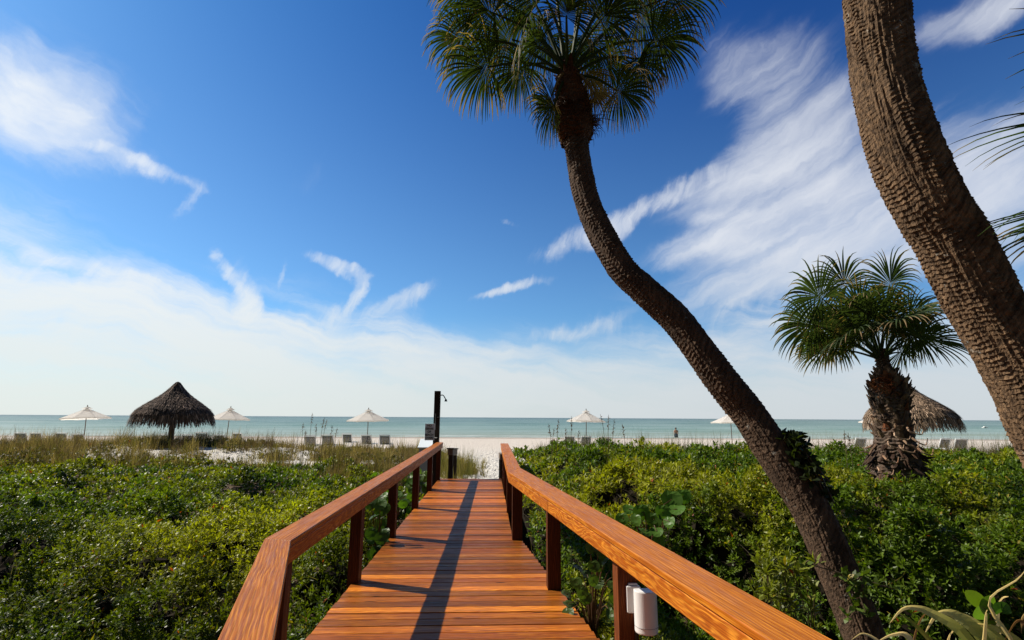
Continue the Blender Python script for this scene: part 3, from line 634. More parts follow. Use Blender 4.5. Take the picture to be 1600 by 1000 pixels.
# --- palm out of the frame on the right whose leaf tips reach in
o4 = np.array([3.6, 2.6, -.95]); p4 = thing('palm_tree', 'palm beyond the right edge with only thin leaf tips showing against the sky', 'palm tree', o4)
trunk('trunk', p4, [[3.6,2.6,-.95,.16],[3.62,2.6,.8,.15],[3.6,2.62,2.2,.14],[3.6,2.6,3.0,.12]], 'bark', o4, 120, 32, .06, .012, .01, 5)
for k, (x, y, Y, fw, L) in enumerate(((1765,175,2.5,(-.95,.1,.05),.78),(1775,310,2.4,(-.9,.1,-.05),.76),(1830,60,2.5,(-.7,.2,.5),.78))):
    frond('frond', p4, (3.6,2.6,2.9), PY(x, y, Y), fw, L, 22, .5, 110, seed=140+k, org=o4, dry=.0, gap=.35)
for k in range(6):
    a = R0(-80+25*k); f = np.array([math.cos(a), math.sin(a), .5-.1*k]); frond('frond', p4, (3.6,2.6,2.9), np.array([3.6,2.6,3.0])+f*.8, f, .75, 36, 1.0, 120, seed=150+k, org=o4)

# --- palm 3, the short one with old leaf bases
Y3 = 8.0
pk = [(1402,790,80),(1402,740,74),(1399,700,66),(1394,660,52),(1392,640,56),(1390,615,60),(1388,600,56),(1384,588,38),(1381,572,22),(1378,556,20),(1376,545,16)]
keys = [[*PY(x, y, Y3), rad_at(w, Y3)*.85] for (x, y, w) in pk]; kb = PY(1402, 860, Y3); keys[0:0] = [[kb[0], kb[1], -.9, .34]]
o3 = np.array(keys[0][:3]); p3 = thing('palm_tree', 'short palm with fat trunk of old leaf bases and round crown', 'palm tree', o3)
trunk('trunk', p3, keys, 'boot', o3, 160, 40, .06, .02, .02, 21)
K3 = spline(keys, 200); r3 = np.random.default_rng(11)
def rad3(t):
    z = K3[0,2]*(1-t)+K3[-1,2]*t; return 0
mb = MB(); zb, zt3 = PY(1402,745,Y3)[2], PY(1382,582,Y3)[2]
nb = 330
for k in range(nb):
    t = k/nb; z = zb+(zt3-zb)*t; i = np.argmin(np.abs(K3[:,2]-z)); c = K3[i,:3]; rd = K3[i,3]
    boots(mb, c-np.array([0,0,.001]), c+np.array([0,0,.001]), lambda q: rd*1.5, 1, 1, .20 if t > .25 else .26, .085, r3, [(1,1,1),(.6,.55,.5),(1.5,1.4,1.2),(.9,.45,.25),(1.2,1.1,1.0)], .85 if t > .3 else 1.9) if False else None
    a = k*2.39996+r3.normal(0, .15); e = np.array([math.cos(a), math.sin(a), 0]); ax = np.array([0,0,1.0]); s = np.cross(ax, e)
    low = t < .34
    le = (r3.uniform(.4, .85) if not low else r3.uniform(1.7, 2.7)); ln = r3.uniform(.11, .18)*(1 if not low else r3.uniform(1.0, 2.0)); ww = r3.uniform(.09, .14)*(1 if not low else .55); s = s+ax*r3.uniform(-.5, .5)*(1 if k % 2 else -1); s = s/np.linalg.norm(s)
    if t > .9: ln *= .7; ww *= .7
    d = ax*math.cos(le)+e*math.sin(le); nrm = np.cross(s, d); p0 = c+e*rd*.85; bend = r3.uniform(-.2, .6) if not low else r3.uniform(-.8, 1.0)
    col = np.array([(1.6,1.6,1.5),(1.0,.95,.9),(2.4,2.3,2.0),(1.5,.8,.45),(1.4,1.35,1.2),(.6,.55,.5)][r3.integers(6)]) if not low else np.array([(.5,.42,.36),(.35,.3,.27),(1.3,1.1,.9),(.4,.3,.25)][r3.integers(4)])
    st = []
    for (tt, wk, th) in ((0, 1.2, .02), (.35, 1.05, .026), (.7, .75, .02), (1.0, .42, .006)):
        cc = p0+d*ln*tt+ax*ln*bend*tt*tt*(1 if not low else -.6)+s*ln*tt*tt*r3.uniform(-.12, .12); st.append([cc-s*ww*wk*.5, cc+nrm*th, cc+s*ww*wk*.5, cc-nrm*th*.6])
    V = np.array(st).reshape(-1, 3); F = [[12,13,14,15]]
    for q in range(3):
        for i4 in range(4): F.append([q*4+i4, q*4+(i4+1)%4, (q+1)*4+(i4+1)%4, (q+1)*4+i4])
    mb.add(V, F, col, V)
# pale curled dead petioles near the foot
for k, (x, y) in enumerate(((1398,676),(1412,688),(1425,684),(1406,696),(1388,690),(1434,700),(1380,712),(1372,730),(1418,668))):
    p = PY(x, y, Y3-.42); a = r3.uniform(-.6, .6); tube(mb, spline([p, p+[.08*a, -.06, -.06], p+[.13, -.08, -.10], p+[.17*1.0, -.08, -.02+.05*a]], 9), np.linspace(.016, .006, 9), 5, np.array((5,4.7,4.2))*.75)
straw_mb(mb, PY(1383,600,Y3-.2), 160, .14, .07, (1.9,.8,.35), r3, .006)
mb.v = [v-o3 for v in mb.v]; mb.build('leaf_bases', M['boot'], p3, wc=True)
c3 = PY(1376, 562, Y3)
F3 = 18
for k in range(F3):
    a = k*2.39996+.4; t = (k+.5)/F3; e = R0(12+68*t**.9); f = np.array([math.cos(a)*math.cos(e)-.10, math.sin(a)*math.cos(e), math.sin(e)]); pl = .62+.22*r3.random()
    hub = c3+f*pl*np.array([1.05,1.05,.92]); fw = f+np.array([-.08,0,-.45+.15*r3.normal()])
    frond('frond', p3, c3+r3.normal(0,.02,3), hub, fw, r3.uniform(.60,.74), 46, r3.uniform(.6,1.2), 140, up=(r3.uniform(-.6,.6), r3.uniform(.1,1.2), .6), seed=200+k, org=o3, dry=.12, green=(.050,.076,.032), nst=7, arch=.05, pr=.012)

for k, ((x, y), Y, fw, L) in enumerate((((1278,492),8.0,(-.9,.0,-.12),.74),((1292,452),7.7,(-.8,-.2,.35),.74),((1330,432),8.2,(-.4,.1,.85),.66),((1398,432),8.0,(.3,-.1,.9),.66),((1428,478),7.9,(.85,-.2,.15),.56),((1430,508),8.3,(.8,.2,-.3),.48),((1300,505),8.3,(-.8,.3,-.35),.62),((1360,470),7.5,(-.1,-.6,.4),.66))):
    frond('frond', p3, c3, PY(x-8, y+14, Y), fw, L, 46, 1.2, 140, up=(.1,1.0,.35), seed=260+k, org=o3, dry=.12, green=(.052,.078,.032), nst=7, arch=.05, pr=.012)

# ------------------------------------------------------------------ thatched huts
def hut(name, label, apex, cx, Yc, rx, eave, zg, tone, polex, seed):
    r = np.random.default_rng(seed); h = thing(name, label, 'thatched hut', (cx, Yc, zg)); o = np.array([cx, Yc, zg])
    ax = np.array(apex)
    # profile of the roof: steep cap flaring to a drooping brim
    def surf(t, a, rr=1.0):
        rad = rx*np.interp(t, [0,.06,.2,.42,.66,.88,1,1.06], [0,.065,.20,.41,.66,.89,1.0,1.02])*rr*(1+.03*np.sin(3*a+seed)+.02*np.sin(7*a)); z = ax[2]+(eave-ax[2])*np.interp(t, [0,.06,.2,.42,.66,.88,1,1.06], [0,.03,.24,.43,.60,.78,.95,1.10])
        c = ax[:2]*(1-t)[..., None]**1.0+np.array([cx, Yc])*t[..., None]
        return np.stack([c[..., 0]+rad*np.cos(a), c[..., 1]+rad*np.sin(a), z+.05*np.sin(4*a+seed)*t], -1)
    nt, na = 22, 72; T = np.linspace(.03, .98, nt)[:, None]*np.ones(na); A = np.arange(na)*2*PI/na*np.ones((nt, 1)); V = surf(T, A, .96).reshape(-1, 3)
    mb = MB(); i = np.arange(nt-1)[:, None]*na; j = np.arange(na)[None]; j2 = (j+1)%na
    mb.add(V, np.stack([i+j, i+j2, i+na+j2, i+na+j], -1).reshape(-1, 4), np.array(tone)*.5)
    n = 9000; t = r.uniform(.0, 1, n)**.6*.93+.03; t = np.where(r.random(n) < .8, (np.floor(t*11)+r.uniform(0,.3,n))/11+.01, t); a = r.uniform(0, 2*PI, n); ln = r.uniform(.08, .16, n)*np.where(t > .85, 1.2, 1); p0 = surf(t, a, 1.0); p1 = surf(np.minimum(t+ln, 1.05), a+r.normal(0, .05, n), 1.0)
    lift = r.uniform(.0, .06, n); up = p1-np.array([cx, Yc, 0]); up[:, 2] = rx*.8; up /= np.linalg.norm(up, axis=1)[:, None]
    p1 = p1+up*lift[:, None]; p1[:, 2] -= np.where(t+ln > 1.0, r.uniform(.02, .34, n), 0); sd_ = np.stack([-np.sin(a), np.cos(a), 0*a], 1)*(r.uniform(.010, .024, n))[:, None]
    V = np.stack([p0-sd_, p0+sd_, p1+sd_*.5, p1-sd_*.5], 1); col = np.array(tone)*r.uniform(.25, 1.6, n)[:, None]*np.where(r.random(n) < .13, 3.2, 1.0)[:, None]
    mb.add(V.reshape(-1, 3), (np.arange(n)*4)[:, None]+np.arange(4), np.repeat(col[:, None], 4, 1).reshape(-1, 3))
    mb.v = [v-o for v in mb.v]; mb.build('thatch_roof', M['thatch'], h)
    mb = MB(); tube(mb, [(polex-cx, 0, -.6), (polex-cx, 0, .8), (polex-cx+.03, 0, ax[2]-zg-.35)], [.13, .12, .11], 12); mb.build('pole', M['polewood'], h, smooth=True)
    mb = MB()
    for k in range(8):
        aa = k*PI/4+.2; pe = surf(np.array(.97), np.array(aa), .93)-o-np.array([0,0,.04]); tube(mb, [(polex-cx, 0, ax[2]-zg-.5), pe], .03, 6)
    mb.build('rafters', M['polewood'], h)
ap = PY(278, 596, 25); e0 = PY(202, 664, 25); e1 = PY(333, 660, 25); pl = PY(268, 675, 25)
hut('thatched_hut', 'dark thatched palm leaf hut on one pole, on the left beach', ap, (e0[0]+e1[0])/2+.12, 25.0, (e1[0]-e0[0])/2*.88, (e0[2]+e1[2])/2+.24, float(Gz(pl[0], 25)), (.105,.075,.058), pl[0], 3)
ap = PY(1406, 590, 21.5); e0 = PY(1350, 668, 21.5); e1 = PY(1502, 672, 21.5)
hut('thatched_hut', 'lighter brown thatched palm leaf hut half hidden by the short palm', ap, (e0[0]+e1[0])/2-.06, 21.5, (e1[0]-e0[0])/2*.80, e0[2]+.24, float(Gz(e0[0]+2, 21.5)), (.26,.185,.125), (e0[0]+e1[0])/2-.3, 8)

# ------------------------------------------------------------------ umbrellas
def make_umbrella():
    u = thing('beach_umbrella', '', 'umbrella'); Rr = 1.32; ze = 1.80; za = 2.42; n = 8
    mb = MB(); m_ = 5
    def rim(t, k, s):
        a0 = 2*PI*k/n; a1 = 2*PI*(k+1)/n; A = np.array([math.cos(a0), math.sin(a0)]); B = np.array([math.cos(a1), math.sin(a1)]); q = (A*(1-s)+B*s)*t*Rr*(1-.03*math.sin(PI*s)*t)
        return (q[0], q[1], za-(za-ze)*(t**.93)-.035*math.sin(PI*s)*t*(1-t)*2+.02*math.sin(PI*s)*t)
    for k in range(n):
        V = [rim(t, k, s) for t in np.linspace(.12, 1, 6) for s in np.linspace(0, 1, m_)]; F = [[i*m_+j, i*m_+j+1, (i+1)*m_+j+1, (i+1)*m_+j] for i in range(5) for j in range(m_-1)]
        mb.add(V, F, (.88,.87,.85) if k % 2 else (.85,.84,.82))
        e = [rim(1, k, s) for s in np.linspace(0, 1, m_)]; lo = [(x*.995, y*.995, z-.07) for x, y, z in e]; mb.add(e+lo, [[j, j+1, m_+j+1, m_+j] for j in range(m_-1)], (.80,.78,.73))
    mb.build('canopy', M['canvas'], u)
    mb = MB(); lathe(mb, [(.30, za-.055), (.22, za-.015), (.10, za+.05), (.02, za+.08)], 8, col=(.82,.8,.76)); mb.build('vent_cap', M['canvas'], u)
    mb = MB(); tube(mb, [(0,0,-.3),(0,0,za+.07)], .024, 10); mb.build('pole', M['polewood'], u, smooth=True)
    mb = MB(); lathe(mb, [(.03, za+.07),(.035, za+.10),(.02, za+.12),(.03, za+.15),(.0, za+.19)], 10); mb.build('finial', M['polewood'], u)
    mb = MB()
    for k in range(n):
        a = 2*PI*k/n; c, s = math.cos(a), math.sin(a); tube(mb, [(0,0,za-.03),(c*Rr*.98,s*Rr*.98,ze-.015)], .010, 5); tube(mb, [(0,0,za-.55),(c*Rr*.5,s*Rr*.5,(za+ze)/2-.02)], .009, 5)
    mb.build('ribs', M['polewood'], u)
    return u
UM = [(131,33,R0(10),-.05,'white umbrella at the far left with four loungers before it'),(353,34,R0(0),.03,'white umbrella just right of the dark thatched hut'),(574,33.5,R0(28),-.02,'white umbrella over the middle one of three loungers, left of the shower post'),
      (916,33.5,R0(5),.02,'white umbrella behind sea oats, right of the boardwalk end'),(1144,35,R0(40),.0,'white umbrella half hidden by the leaning palm trunk'),(1376,37,R0(15),.05,'white umbrella almost hidden by the short palm, one edge showing')]
proto = make_umbrella()
for k, (x, Y, rz, tilt, lab) in enumerate(UM):
    u = proto if k == 0 else copy_tree(proto)
    q = PY(x, 690, Y); u.location = (q[0], Y, float(Gz(q[0], Y))); u.rotation_euler = (.02*(k % 3-1), tilt, rz); u.scale = ((1, .97, 1.02, .98, 1.03, 1)[k],)*2+((1, 1.01, .99, 1.0, .98, 1)[k],)
    tag(u, lab, 'umbrella', 'white beach umbrellas')

# ------------------------------------------------------------------ loungers (heads towards the dunes, feet to the sea)
def make_lounger():
    u = thing('sun_lounger', '', 'sun lounger'); w = .60; z0 = .30; a = R0(66); bl = .62
    def rod(mb, p): tube(mb, p, .028, 8)
    mb = MB()
    for s in (-1, 1): rod(mb, [(s*w/2, 0, z0), (s*w/2, 1.25, z0)])
    rod(mb, [(-w/2, 1.25, z0), (w/2, 1.25, z0)]); rod(mb, [(-w/2, .0, z0), (w/2, .0, z0)]); mb.build('seat_frame', M['white_frame'], u, smooth=True)
    top = (0, -bl*math.cos(a), z0+bl*math.sin(a))
    mb = MB(); rod(mb, spline([(-w/2,0,z0),(-w/2,top[1]*.9,z0+(top[2]-z0)*.9),(-w/2+.05,top[1],top[2]),(w/2-.05,top[1],top[2]),(w/2,top[1]*.9,z0+(top[2]-z0)*.9),(w/2,0,z0)], 26)); bf = mb.build('back_frame', M['white_frame'], u, smooth=True)
    mb = MB()
    for k in range(11):
        t = .05+k*.083; y, z = top[1]*t, z0+(top[2]-z0)*t; hy, hz = -math.cos(a)*.026, math.sin(a)*.026
        V = box_pts((0,0,0), (w-.03, .006, .042), Matrix.Rotation(PI/2-a, 3, 'X')); mb.add(V+np.array([0, y, z]), BOXF)
    mb.build('back_straps', M['strap'], u)
    mb = MB()
    for k in range(18): mb.add(box_pts((0, .05+k*.067, z0), (w-.02, .052, .006)), BOXF)
    mb.build('seat_straps', M['strap'], u)
    for (sx_, y_) in ((-1,.08),(1,.08),(-1,1.12),(1,1.12)):
        mb = MB(); rod(mb, [(sx_*w/2, y_, z0), (sx_*(w/2+.02), y_+(.04 if y_ > .5 else -.04), -.02)]); mb.build('leg', M['white_frame'], u, smooth=True)
    return u
LO = [(36,676,'leftmost lounger of the row, beyond the far left umbrella'),(60,676,'second lounger from the left end of the row'),(99,676,'third lounger from the left, just left of the far left umbrella pole'),(127,679,'lounger at the foot of the far left umbrella pole'),
 (263,680,'lounger behind the pole of the dark thatched hut'),(297,681,'lounger just right of the dark thatched hut pole'),(319,684,'low lounger between the dark hut and the second umbrella'),(346,680,'lounger at the foot of the second umbrella from the left'),(374,677,'lounger just right of the second umbrella from the left'),
 (486,682,'lounger half buried in dune grass, left of the three in front of the middle umbrella'),(514,684,'low lounger in dune grass, next left of the three by the middle umbrella'),(544,678,'left of the three clear loungers by the middle umbrella'),(574,680,'middle of the three clear loungers, at the umbrella pole'),(602,680,'right of the three clear loungers by the middle umbrella'),
 (890,682,'lounger left of the umbrella pole behind the sea oats'),(915,682,'lounger at the umbrella pole behind the sea oats'),(943,687,'low lounger right of the umbrella behind the sea oats'),
 (1341,690,'lounger left of the short palm'),(1375,687,'lounger partly behind the short palm trunk'),(1472,688,'left of the two loungers right of the short palm'),(1498,693,'rightmost lounger, right of the short palm')]
proto = make_lounger()
for k, (x, yt, lab) in enumerate(LO):
    u = proto if k == 0 else copy_tree(proto)
    hz_ = 649+.0055*x; Y = (1.65-.49)*800/(yt-hz_); Y = min(max(Y, 28), 38)
    q = PY(x, yt, Y); u.location = (q[0], Y, float(Gz(q[0], Y)))
    u.rotation_euler = (0, 0, R0(random.uniform(-8, 4))+(R0(10) if x < 200 else 0)); tag(u, lab, 'sun lounger', 'sun loungers along the beach')

# ------------------------------------------------------------------ walker by the water
pq = PY(1057, 690, 62); pz = -1.18
pe = thing('person', 'distant bare chested bather in dark shorts wading at the water edge', 'person', (pq[0], 62, pz), R0(75))
def skinfig(name, verts, edges, rads, mat, parent):
    me = bpy.data.meshes.new(name); me.from_pydata(verts, edges, []); o = bpy.data.objects.new(name, me); C.objects.link(o); o.parent = parent; me.materials.append(mat)
    md = o.modifiers.new('skin', 'SKIN'); s = o.modifiers.new('sub', 'SUBSURF'); s.levels = s.render_levels = 2
    for i, r_ in enumerate(rads): me.skin_vertices[0].data[i].radius = (r_, r_)
    me.skin_vertices[0].data[0].use_root = True; return o
vs = [(0,0,.95),(.0,0,1.12),(.02,0,1.35),(.03,0,1.48),(.05,0,1.62),(.06,0,1.72), (0,.09,.90),(.16,.10,.52),(.22,.10,.10),(.33,.10,.04), (0,-.09,.90),(-.08,-.10,.50),(-.30,-.10,.16),(-.22,-.10,.06),
      (.02,.19,1.40),(-.10,.24,1.15),(-.06,.24,.92),(.02,.24,.84),(.02,-.19,1.40),(.12,-.24,1.15),(.26,-.22,.97),(.32,-.22,.90)]
es = [(0,1),(1,2),(2,3),(3,4),(4,5),(0,6),(6,7),(7,8),(8,9),(0,10),(10,11),(11,12),(12,13),(2,14),(14,15),(15,16),(16,17),(2,18),(18,19),(19,20),(20,21)]
rs = [.13,.13,.15,.06,.10,.08,.10,.065,.04,.03,.10,.065,.04,.03,.06,.045,.032,.035,.06,.045,.032,.035]
skinfig('body', vs, es, rs, M['skin'], pe)
mb = MB(); lathe(mb, [(.165,.0),(.175,.10),(.18,.22),(.155,.28)], 14, (0,0,.78)); tube(mb, [(0,.09,.90),(.12,.10,.62)], [.125,.11], 12); tube(mb, [(0,-.09,.90),(-.05,-.10,.62)], [.125,.11], 12); mb.build('shorts', M['cloth'], pe, smooth=True)
mb = MB(); lathe(mb, [(.0,.125),(.06,.115),(.10,.06),(.11,.0),(.09,-.05)], 14, (.04,0,1.66)); mb.build('hair', M['hair'], pe, smooth=True)
# distant boat
bo = thing('boat', 'tiny white motor boat far out on the sea at the right', 'boat', tuple(PY(1538, 664.2, 150)[:2])+(-.6,))
mb = MB(); V = [(-1.3,-.5,0),(1.0,-.45,0),(1.9,0,.1),(1.0,.45,0),(-1.3,.5,0),(-1.4,-.6,.45),(1.1,-.6,.5),(2.4,0,.65),(1.1,.6,.5),(-1.4,.6,.45)]
mb.add(V, [[5,6,7,8,9]]); mb.add(V, [[i, (i+1)%5, 5+(i+1)%5, 5+i] for i in range(5)]); mb.build('hull', M['white_plastic'], bo)
mb = MB(); V, F = bevel_prism([(-.5,-.35,.45),(.6,-.35,.45),(.6,.35,.45),(-.5,.35,.45)], [(-.4,-.3,.95),(.3,-.3,.95),(.3,.3,.95),(-.4,.3,.95)], .03); mb.add(V, F); mb.build('cabin', M['white_plastic'], bo); bo.scale = (.5, .5, .5)

# ------------------------------------------------------------------ leaves
def rosettes(mb, P, A, K, ll, lw, colf, r, tmin=.25, tmax=1.35, curve=.12, jit=.25):
    """K leaves round each axis; P points, A axes, ll/lw leaf size (array or number)"""
    n = len(P); ll = np.broadcast_to(ll, (n,)); lw = np.broadcast_to(lw, (n,))
    A = A/np.linalg.norm(A, axis=1)[:, None]; ref = np.where(np.abs(A[:, 2:3]) < .9, [[0,0,1.0]], [[1.0,0,0]]); u = np.cross(A, ref); u /= np.linalg.norm(u, axis=1)[:, None]; v = np.cross(A, u)
    ph0 = r.uniform(0, 2*PI, n); bc = colf(P)
    for k in range(K):
        ph = ph0+k*2.39996+r.normal(0, .3, n); ta = tmin+(tmax-tmin)*(k+.5)/K+r.normal(0, jit, n)
        d = np.cos(ta)[:, None]*A+np.sin(ta)[:, None]*(np.cos(ph)[:, None]*u+np.sin(ph)[:, None]*v)
        s = np.cross(d, A); s /= np.linalg.norm(s, axis=1)[:, None]+1e-9; nm = np.cross(s, d); tw = r.normal(0, .35, n)[:, None]; s, nm = s*np.cos(tw)+nm*np.sin(tw), nm*np.cos(tw)-s*np.sin(tw)
        L = (ll*r.uniform(.7, 1.2, n))[:, None]; w = (lw*r.uniform(.75, 1.2, n))[:, None]; o = P-A*(L*.35*k/K)
        V = np.stack([o-s*w*.10, o+s*w*.10, o+d*L*.58-s*w*.5+nm*L*.03, o+d*L*.58+s*w*.5+nm*L*.03, o+d*L-s*w*.12-nm*L*curve, o+d*L+s*w*.12-nm*L*curve], 1)
        F = (np.arange(n)*6)[:, None, None]+np.array([[0,1,3,2],[2,3,5,4]])
        cc = bc*r.uniform(.5, 1.55, n)[:, None]; odd = r.random(n)
        cc = np.where((odd < .004)[:, None], np.array([[.34,.07,.015]]), cc); cc = np.where(((odd > .004) & (odd < .022))[:, None], np.array([[.30,.23,.03]]), cc)
        mb.add(V.reshape(-1, 3), F.reshape(-1, 4), np.repeat(cc[:, None], 6, 1).reshape(-1, 3))
def in_view(x, y, marg=1.5):
    a = np.arctan2(x, y); return (a > -.98-marg/np.maximum(y, 1)*.3) & (a < 1.0+marg/np.maximum(y, 1)*.3)
def canopy_mass(name, label, zf, mask, tiers, colf, seed, under=.34, cell=.16, ext=(-30,20,2,20), core=(.022,.020,.012)):
    r = np.random.default_rng(seed); mb = MB(); cb_ = MB()
    # dark solid sheet well below the leaves, standing for shaded inner branches
    xs_ = np.arange(ext[0], ext[1], cell); ys_ = np.arange(ext[2], ext[3], cell); X, Y = np.meshgrid(xs_, ys_); mk = mask(X, Y)
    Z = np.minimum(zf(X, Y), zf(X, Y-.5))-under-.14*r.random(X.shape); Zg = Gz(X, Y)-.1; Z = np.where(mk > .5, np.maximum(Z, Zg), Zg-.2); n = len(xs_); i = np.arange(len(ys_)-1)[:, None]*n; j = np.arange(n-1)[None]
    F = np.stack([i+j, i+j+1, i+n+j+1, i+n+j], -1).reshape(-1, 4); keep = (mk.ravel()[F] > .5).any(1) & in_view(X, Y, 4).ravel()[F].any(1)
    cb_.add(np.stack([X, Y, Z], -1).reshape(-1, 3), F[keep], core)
    for (y0, y1, dn, K, ll, lw, depth) in tiers:
        area = (ext[1]-ext[0])*(y1-y0); m_ = int(area*dn); x = r.uniform(ext[0], ext[1], m_); y = r.uniform(y0, y1, m_); k = in_view(x, y) & (mask(x, y) > r.random(m_)); x, y = x[k], y[k]
        z = zf(x, y); e = .12; gx = (zf(x+e, y)-zf(x-e, y))/(2*e); gy = (zf(x, y+e)-zf(x, y-e))/(2*e); nrm = np.stack([-gx, -gy, np.ones_like(x)], 1); nrm /= np.linalg.norm(nrm, axis=1)[:, None]
        # steep flanks need as many leaves per metre of their own surface
        rep = np.clip(1.15*np.sqrt(1+gx**2+gy**2), 1, 7); ridx = np.repeat(np.arange(len(x)), (rep+r.random(len(x))).astype(int)); x, y, z, nrm = x[ridx], y[ridx], z[ridx], nrm[ridx]; x = x+r.normal(0, .05, len(x)); y = y+r.normal(0, .05, len(x)); z = zf(x, y)
        dep = depth*r.random(len(x))**1.5; P = np.stack([x, y, z], 1)-nrm*dep[:, None]+np.stack([x*0, x*0, r.exponential(.025, len(x))], 1)
        A = nrm+np.array([0,0,.7])+r.normal(0, .42, (len(x), 3)); P[:, 2] = np.maximum(P[:, 2], Gz(x, y)+.03)
        rosettes(mb, P, A, K, ll*(.75+.5*r.random(len(x))), lw*(.8+.4*r.random(len(x))), colf, r)
    # bare twigs
    m_ = 2600; x = r.uniform(ext[0]*.5, ext[1]*.7, m_); y = 2.8+9*r.random(m_)**1.6; k = in_view(x, y) & (mask(x, y) > .5); x, y = x[k], y[k]; z = zf(x, y)
    d = np.stack([r.normal(0, .5, len(x)), r.normal(0, .5, len(x)), r.uniform(.2, 1, len(x))], 1); d /= np.linalg.norm(d, axis=1)[:, None]; P = np.stack([x, y, z-.30], 1); L = r.uniform(.2, .42, len(x))[:, None]; s = np.cross(d, [0,1,0])*.0035
    Q = P+d*L; Mid = (P+Q)/2+r.normal(0, .03, P.shape); V = np.stack([P-s, P+s, Mid-s*.8, Mid+s*.8, Q-s*.3, Q+s*.3], 1); F = (np.arange(len(x))*6)[:, None, None]+np.array([[0,1,3,2],[2,3,5,4]])
    mb.add(V.reshape(-1, 3), F.reshape(-1, 4), (.22,.18,.14))
    o = mb.build(name, M['leaf']); cb_.build('branch_shade', M['twig_shade'], o); tag(o, label, 'shrubs', kind='stuff'); return o
def lumps(x, y, s, a, b): return (fbm(x*a, y*a, s, 2)-.5)*b
def zL(x, y):
    z = -.10+lumps(x, y, 11, .75, .80)+lumps(x, y, 15, 1.9, .62)*(1-.5*sst(y, 9, 14))+lumps(x, y, 19, 5, .18)
    z = z-.60*sst(fbm(x*1.35, y*1.35, 88, 3), .47, .60)*(1-.6*sst(y, 9, 14))
    z = z+.12*sst(y, 14, 19)*0-.12*sst(y, 18.5, 21.5)
    z = z-.45*(1-sst(-x, 1.45, 2.3))*sst(y, 0, 2)     # low beside the deck
    z = z-.18*(1-sst(y, 3, 6))
    return z
def mL(x, y):
    e = -1.52-.0*y; edge = 20.2+1.6*(fbm(x*.25, y*0, 4, 3)-.5)*2-1.5*sst(x, -9, -4)-2.2*sst(x, -4.0, -2.0)
    return sst(e-x, 0, .12)*(1-sst(y, edge-.6, edge+.6))
YG = np.array([.235,.24,.016]); DG = np.array([.028,.052,.008]); MG = np.array([.088,.138,.012])
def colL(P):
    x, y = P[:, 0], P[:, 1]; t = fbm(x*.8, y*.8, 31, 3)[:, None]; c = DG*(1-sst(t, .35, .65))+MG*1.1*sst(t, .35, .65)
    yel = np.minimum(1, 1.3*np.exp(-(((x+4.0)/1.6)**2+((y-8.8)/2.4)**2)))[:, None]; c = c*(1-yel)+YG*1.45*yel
    nr = (.62+.38*sst(y, 5.5, 10))[:, None]; c = c*nr; f = sst(y, 9, 16)[:, None]*.65*sst(fbm(x*1.2, y*1.2, 8, 3), .35, .6)[:, None]; return c*(1-f)+YG*f  # nr: near leaves coloured darker, shade put into the leaf colour
def spots0(x, y): return np.maximum(np.exp(-((x+13.4)/1.8)**2-((y-21.0)/1.5)**2), np.exp(-((x+8.8)/2.2)**2-((y-20.7)/1.4)**2))
_mL = mL
def mL(x, y): return _mL(x, y)*(1-sst(spots0(x, y), .35, .55))
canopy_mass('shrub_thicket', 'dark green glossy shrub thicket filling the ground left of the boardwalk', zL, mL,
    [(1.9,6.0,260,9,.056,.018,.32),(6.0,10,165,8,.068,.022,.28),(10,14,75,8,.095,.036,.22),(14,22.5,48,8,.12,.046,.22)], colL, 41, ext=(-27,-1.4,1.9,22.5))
def zR(x, y):
    top = .70+lumps(x, y, 51, .6, .55)+lumps(x, y, 55, 1.8, .50)+lumps(x, y, 59, 5, .18)
    edge = 5.15+1.7*(1-sst(x, 2.4, 4.0))+lumps(x, y*0, 61, .9, 1.3)
    near = -.78+lumps(x, y, 63, 1.6, .45)
    t = sst(y, edge-.30, edge+.30)
    top = top-.55*(1-np.exp(-((x-6.3)**2+(y-7.2)**2)/2.0))*sst(fbm(x*1.35, y*1.35, 89, 3), .48, .61)*(1-.6*sst(y, 10, 14))
    z = near*(1-t)+top*t
    lowx = sst(x, .75, 3.0)*sst(y, 0, 3)        # slopes down to the deck
    z = z*lowx+(-.42+.055*y+lumps(x, y, 57, 2, .3))*(1-lowx)
    far = sst(y, 8.5, 13)*(1-sst(x, 5.0, 9.5)); z = z+far*.10
    z = z-.10*sst(x, 4, 7)*sst(y, 5, 9)
    return z
def mR(x, y):
    e = np.where(y > 7.6, .62, .62+(7.6-y)*.118); return sst(x-e, 0, .12)*(1-sst(y, 16.2+1.2*fbm(x*.4, y*0, 3, 2), 17.6+1.2*fbm(x*.4, y*0, 3, 2)))*sst(y, 2.6, 3.0)
def colR(P):
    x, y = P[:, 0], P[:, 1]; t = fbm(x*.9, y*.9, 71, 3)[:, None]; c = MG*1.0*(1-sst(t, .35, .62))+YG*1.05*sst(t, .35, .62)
    d = sst(fbm(x*.5, y*.5, 75, 2), .48, .62)[:, None]; c = c*(1-d)+MG*1.05*d; k = 1-sst(y, 4.4, 5.0)[:, None]; return c*(1-k)+DG*1.3*k  # k: frontmost leaves turned dark green to stand for shade
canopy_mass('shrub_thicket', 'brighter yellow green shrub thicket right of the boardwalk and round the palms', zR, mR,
    [(2.4,4.8,80,7,.060,.020,.40),(4.6,8.0,230,9,.070,.023,.32),(8,12,100,8,.095,.034,.25),(12,18,55,8,.12,.045,.22)], colR, 43, ext=(.55,19,2.4,18.5))

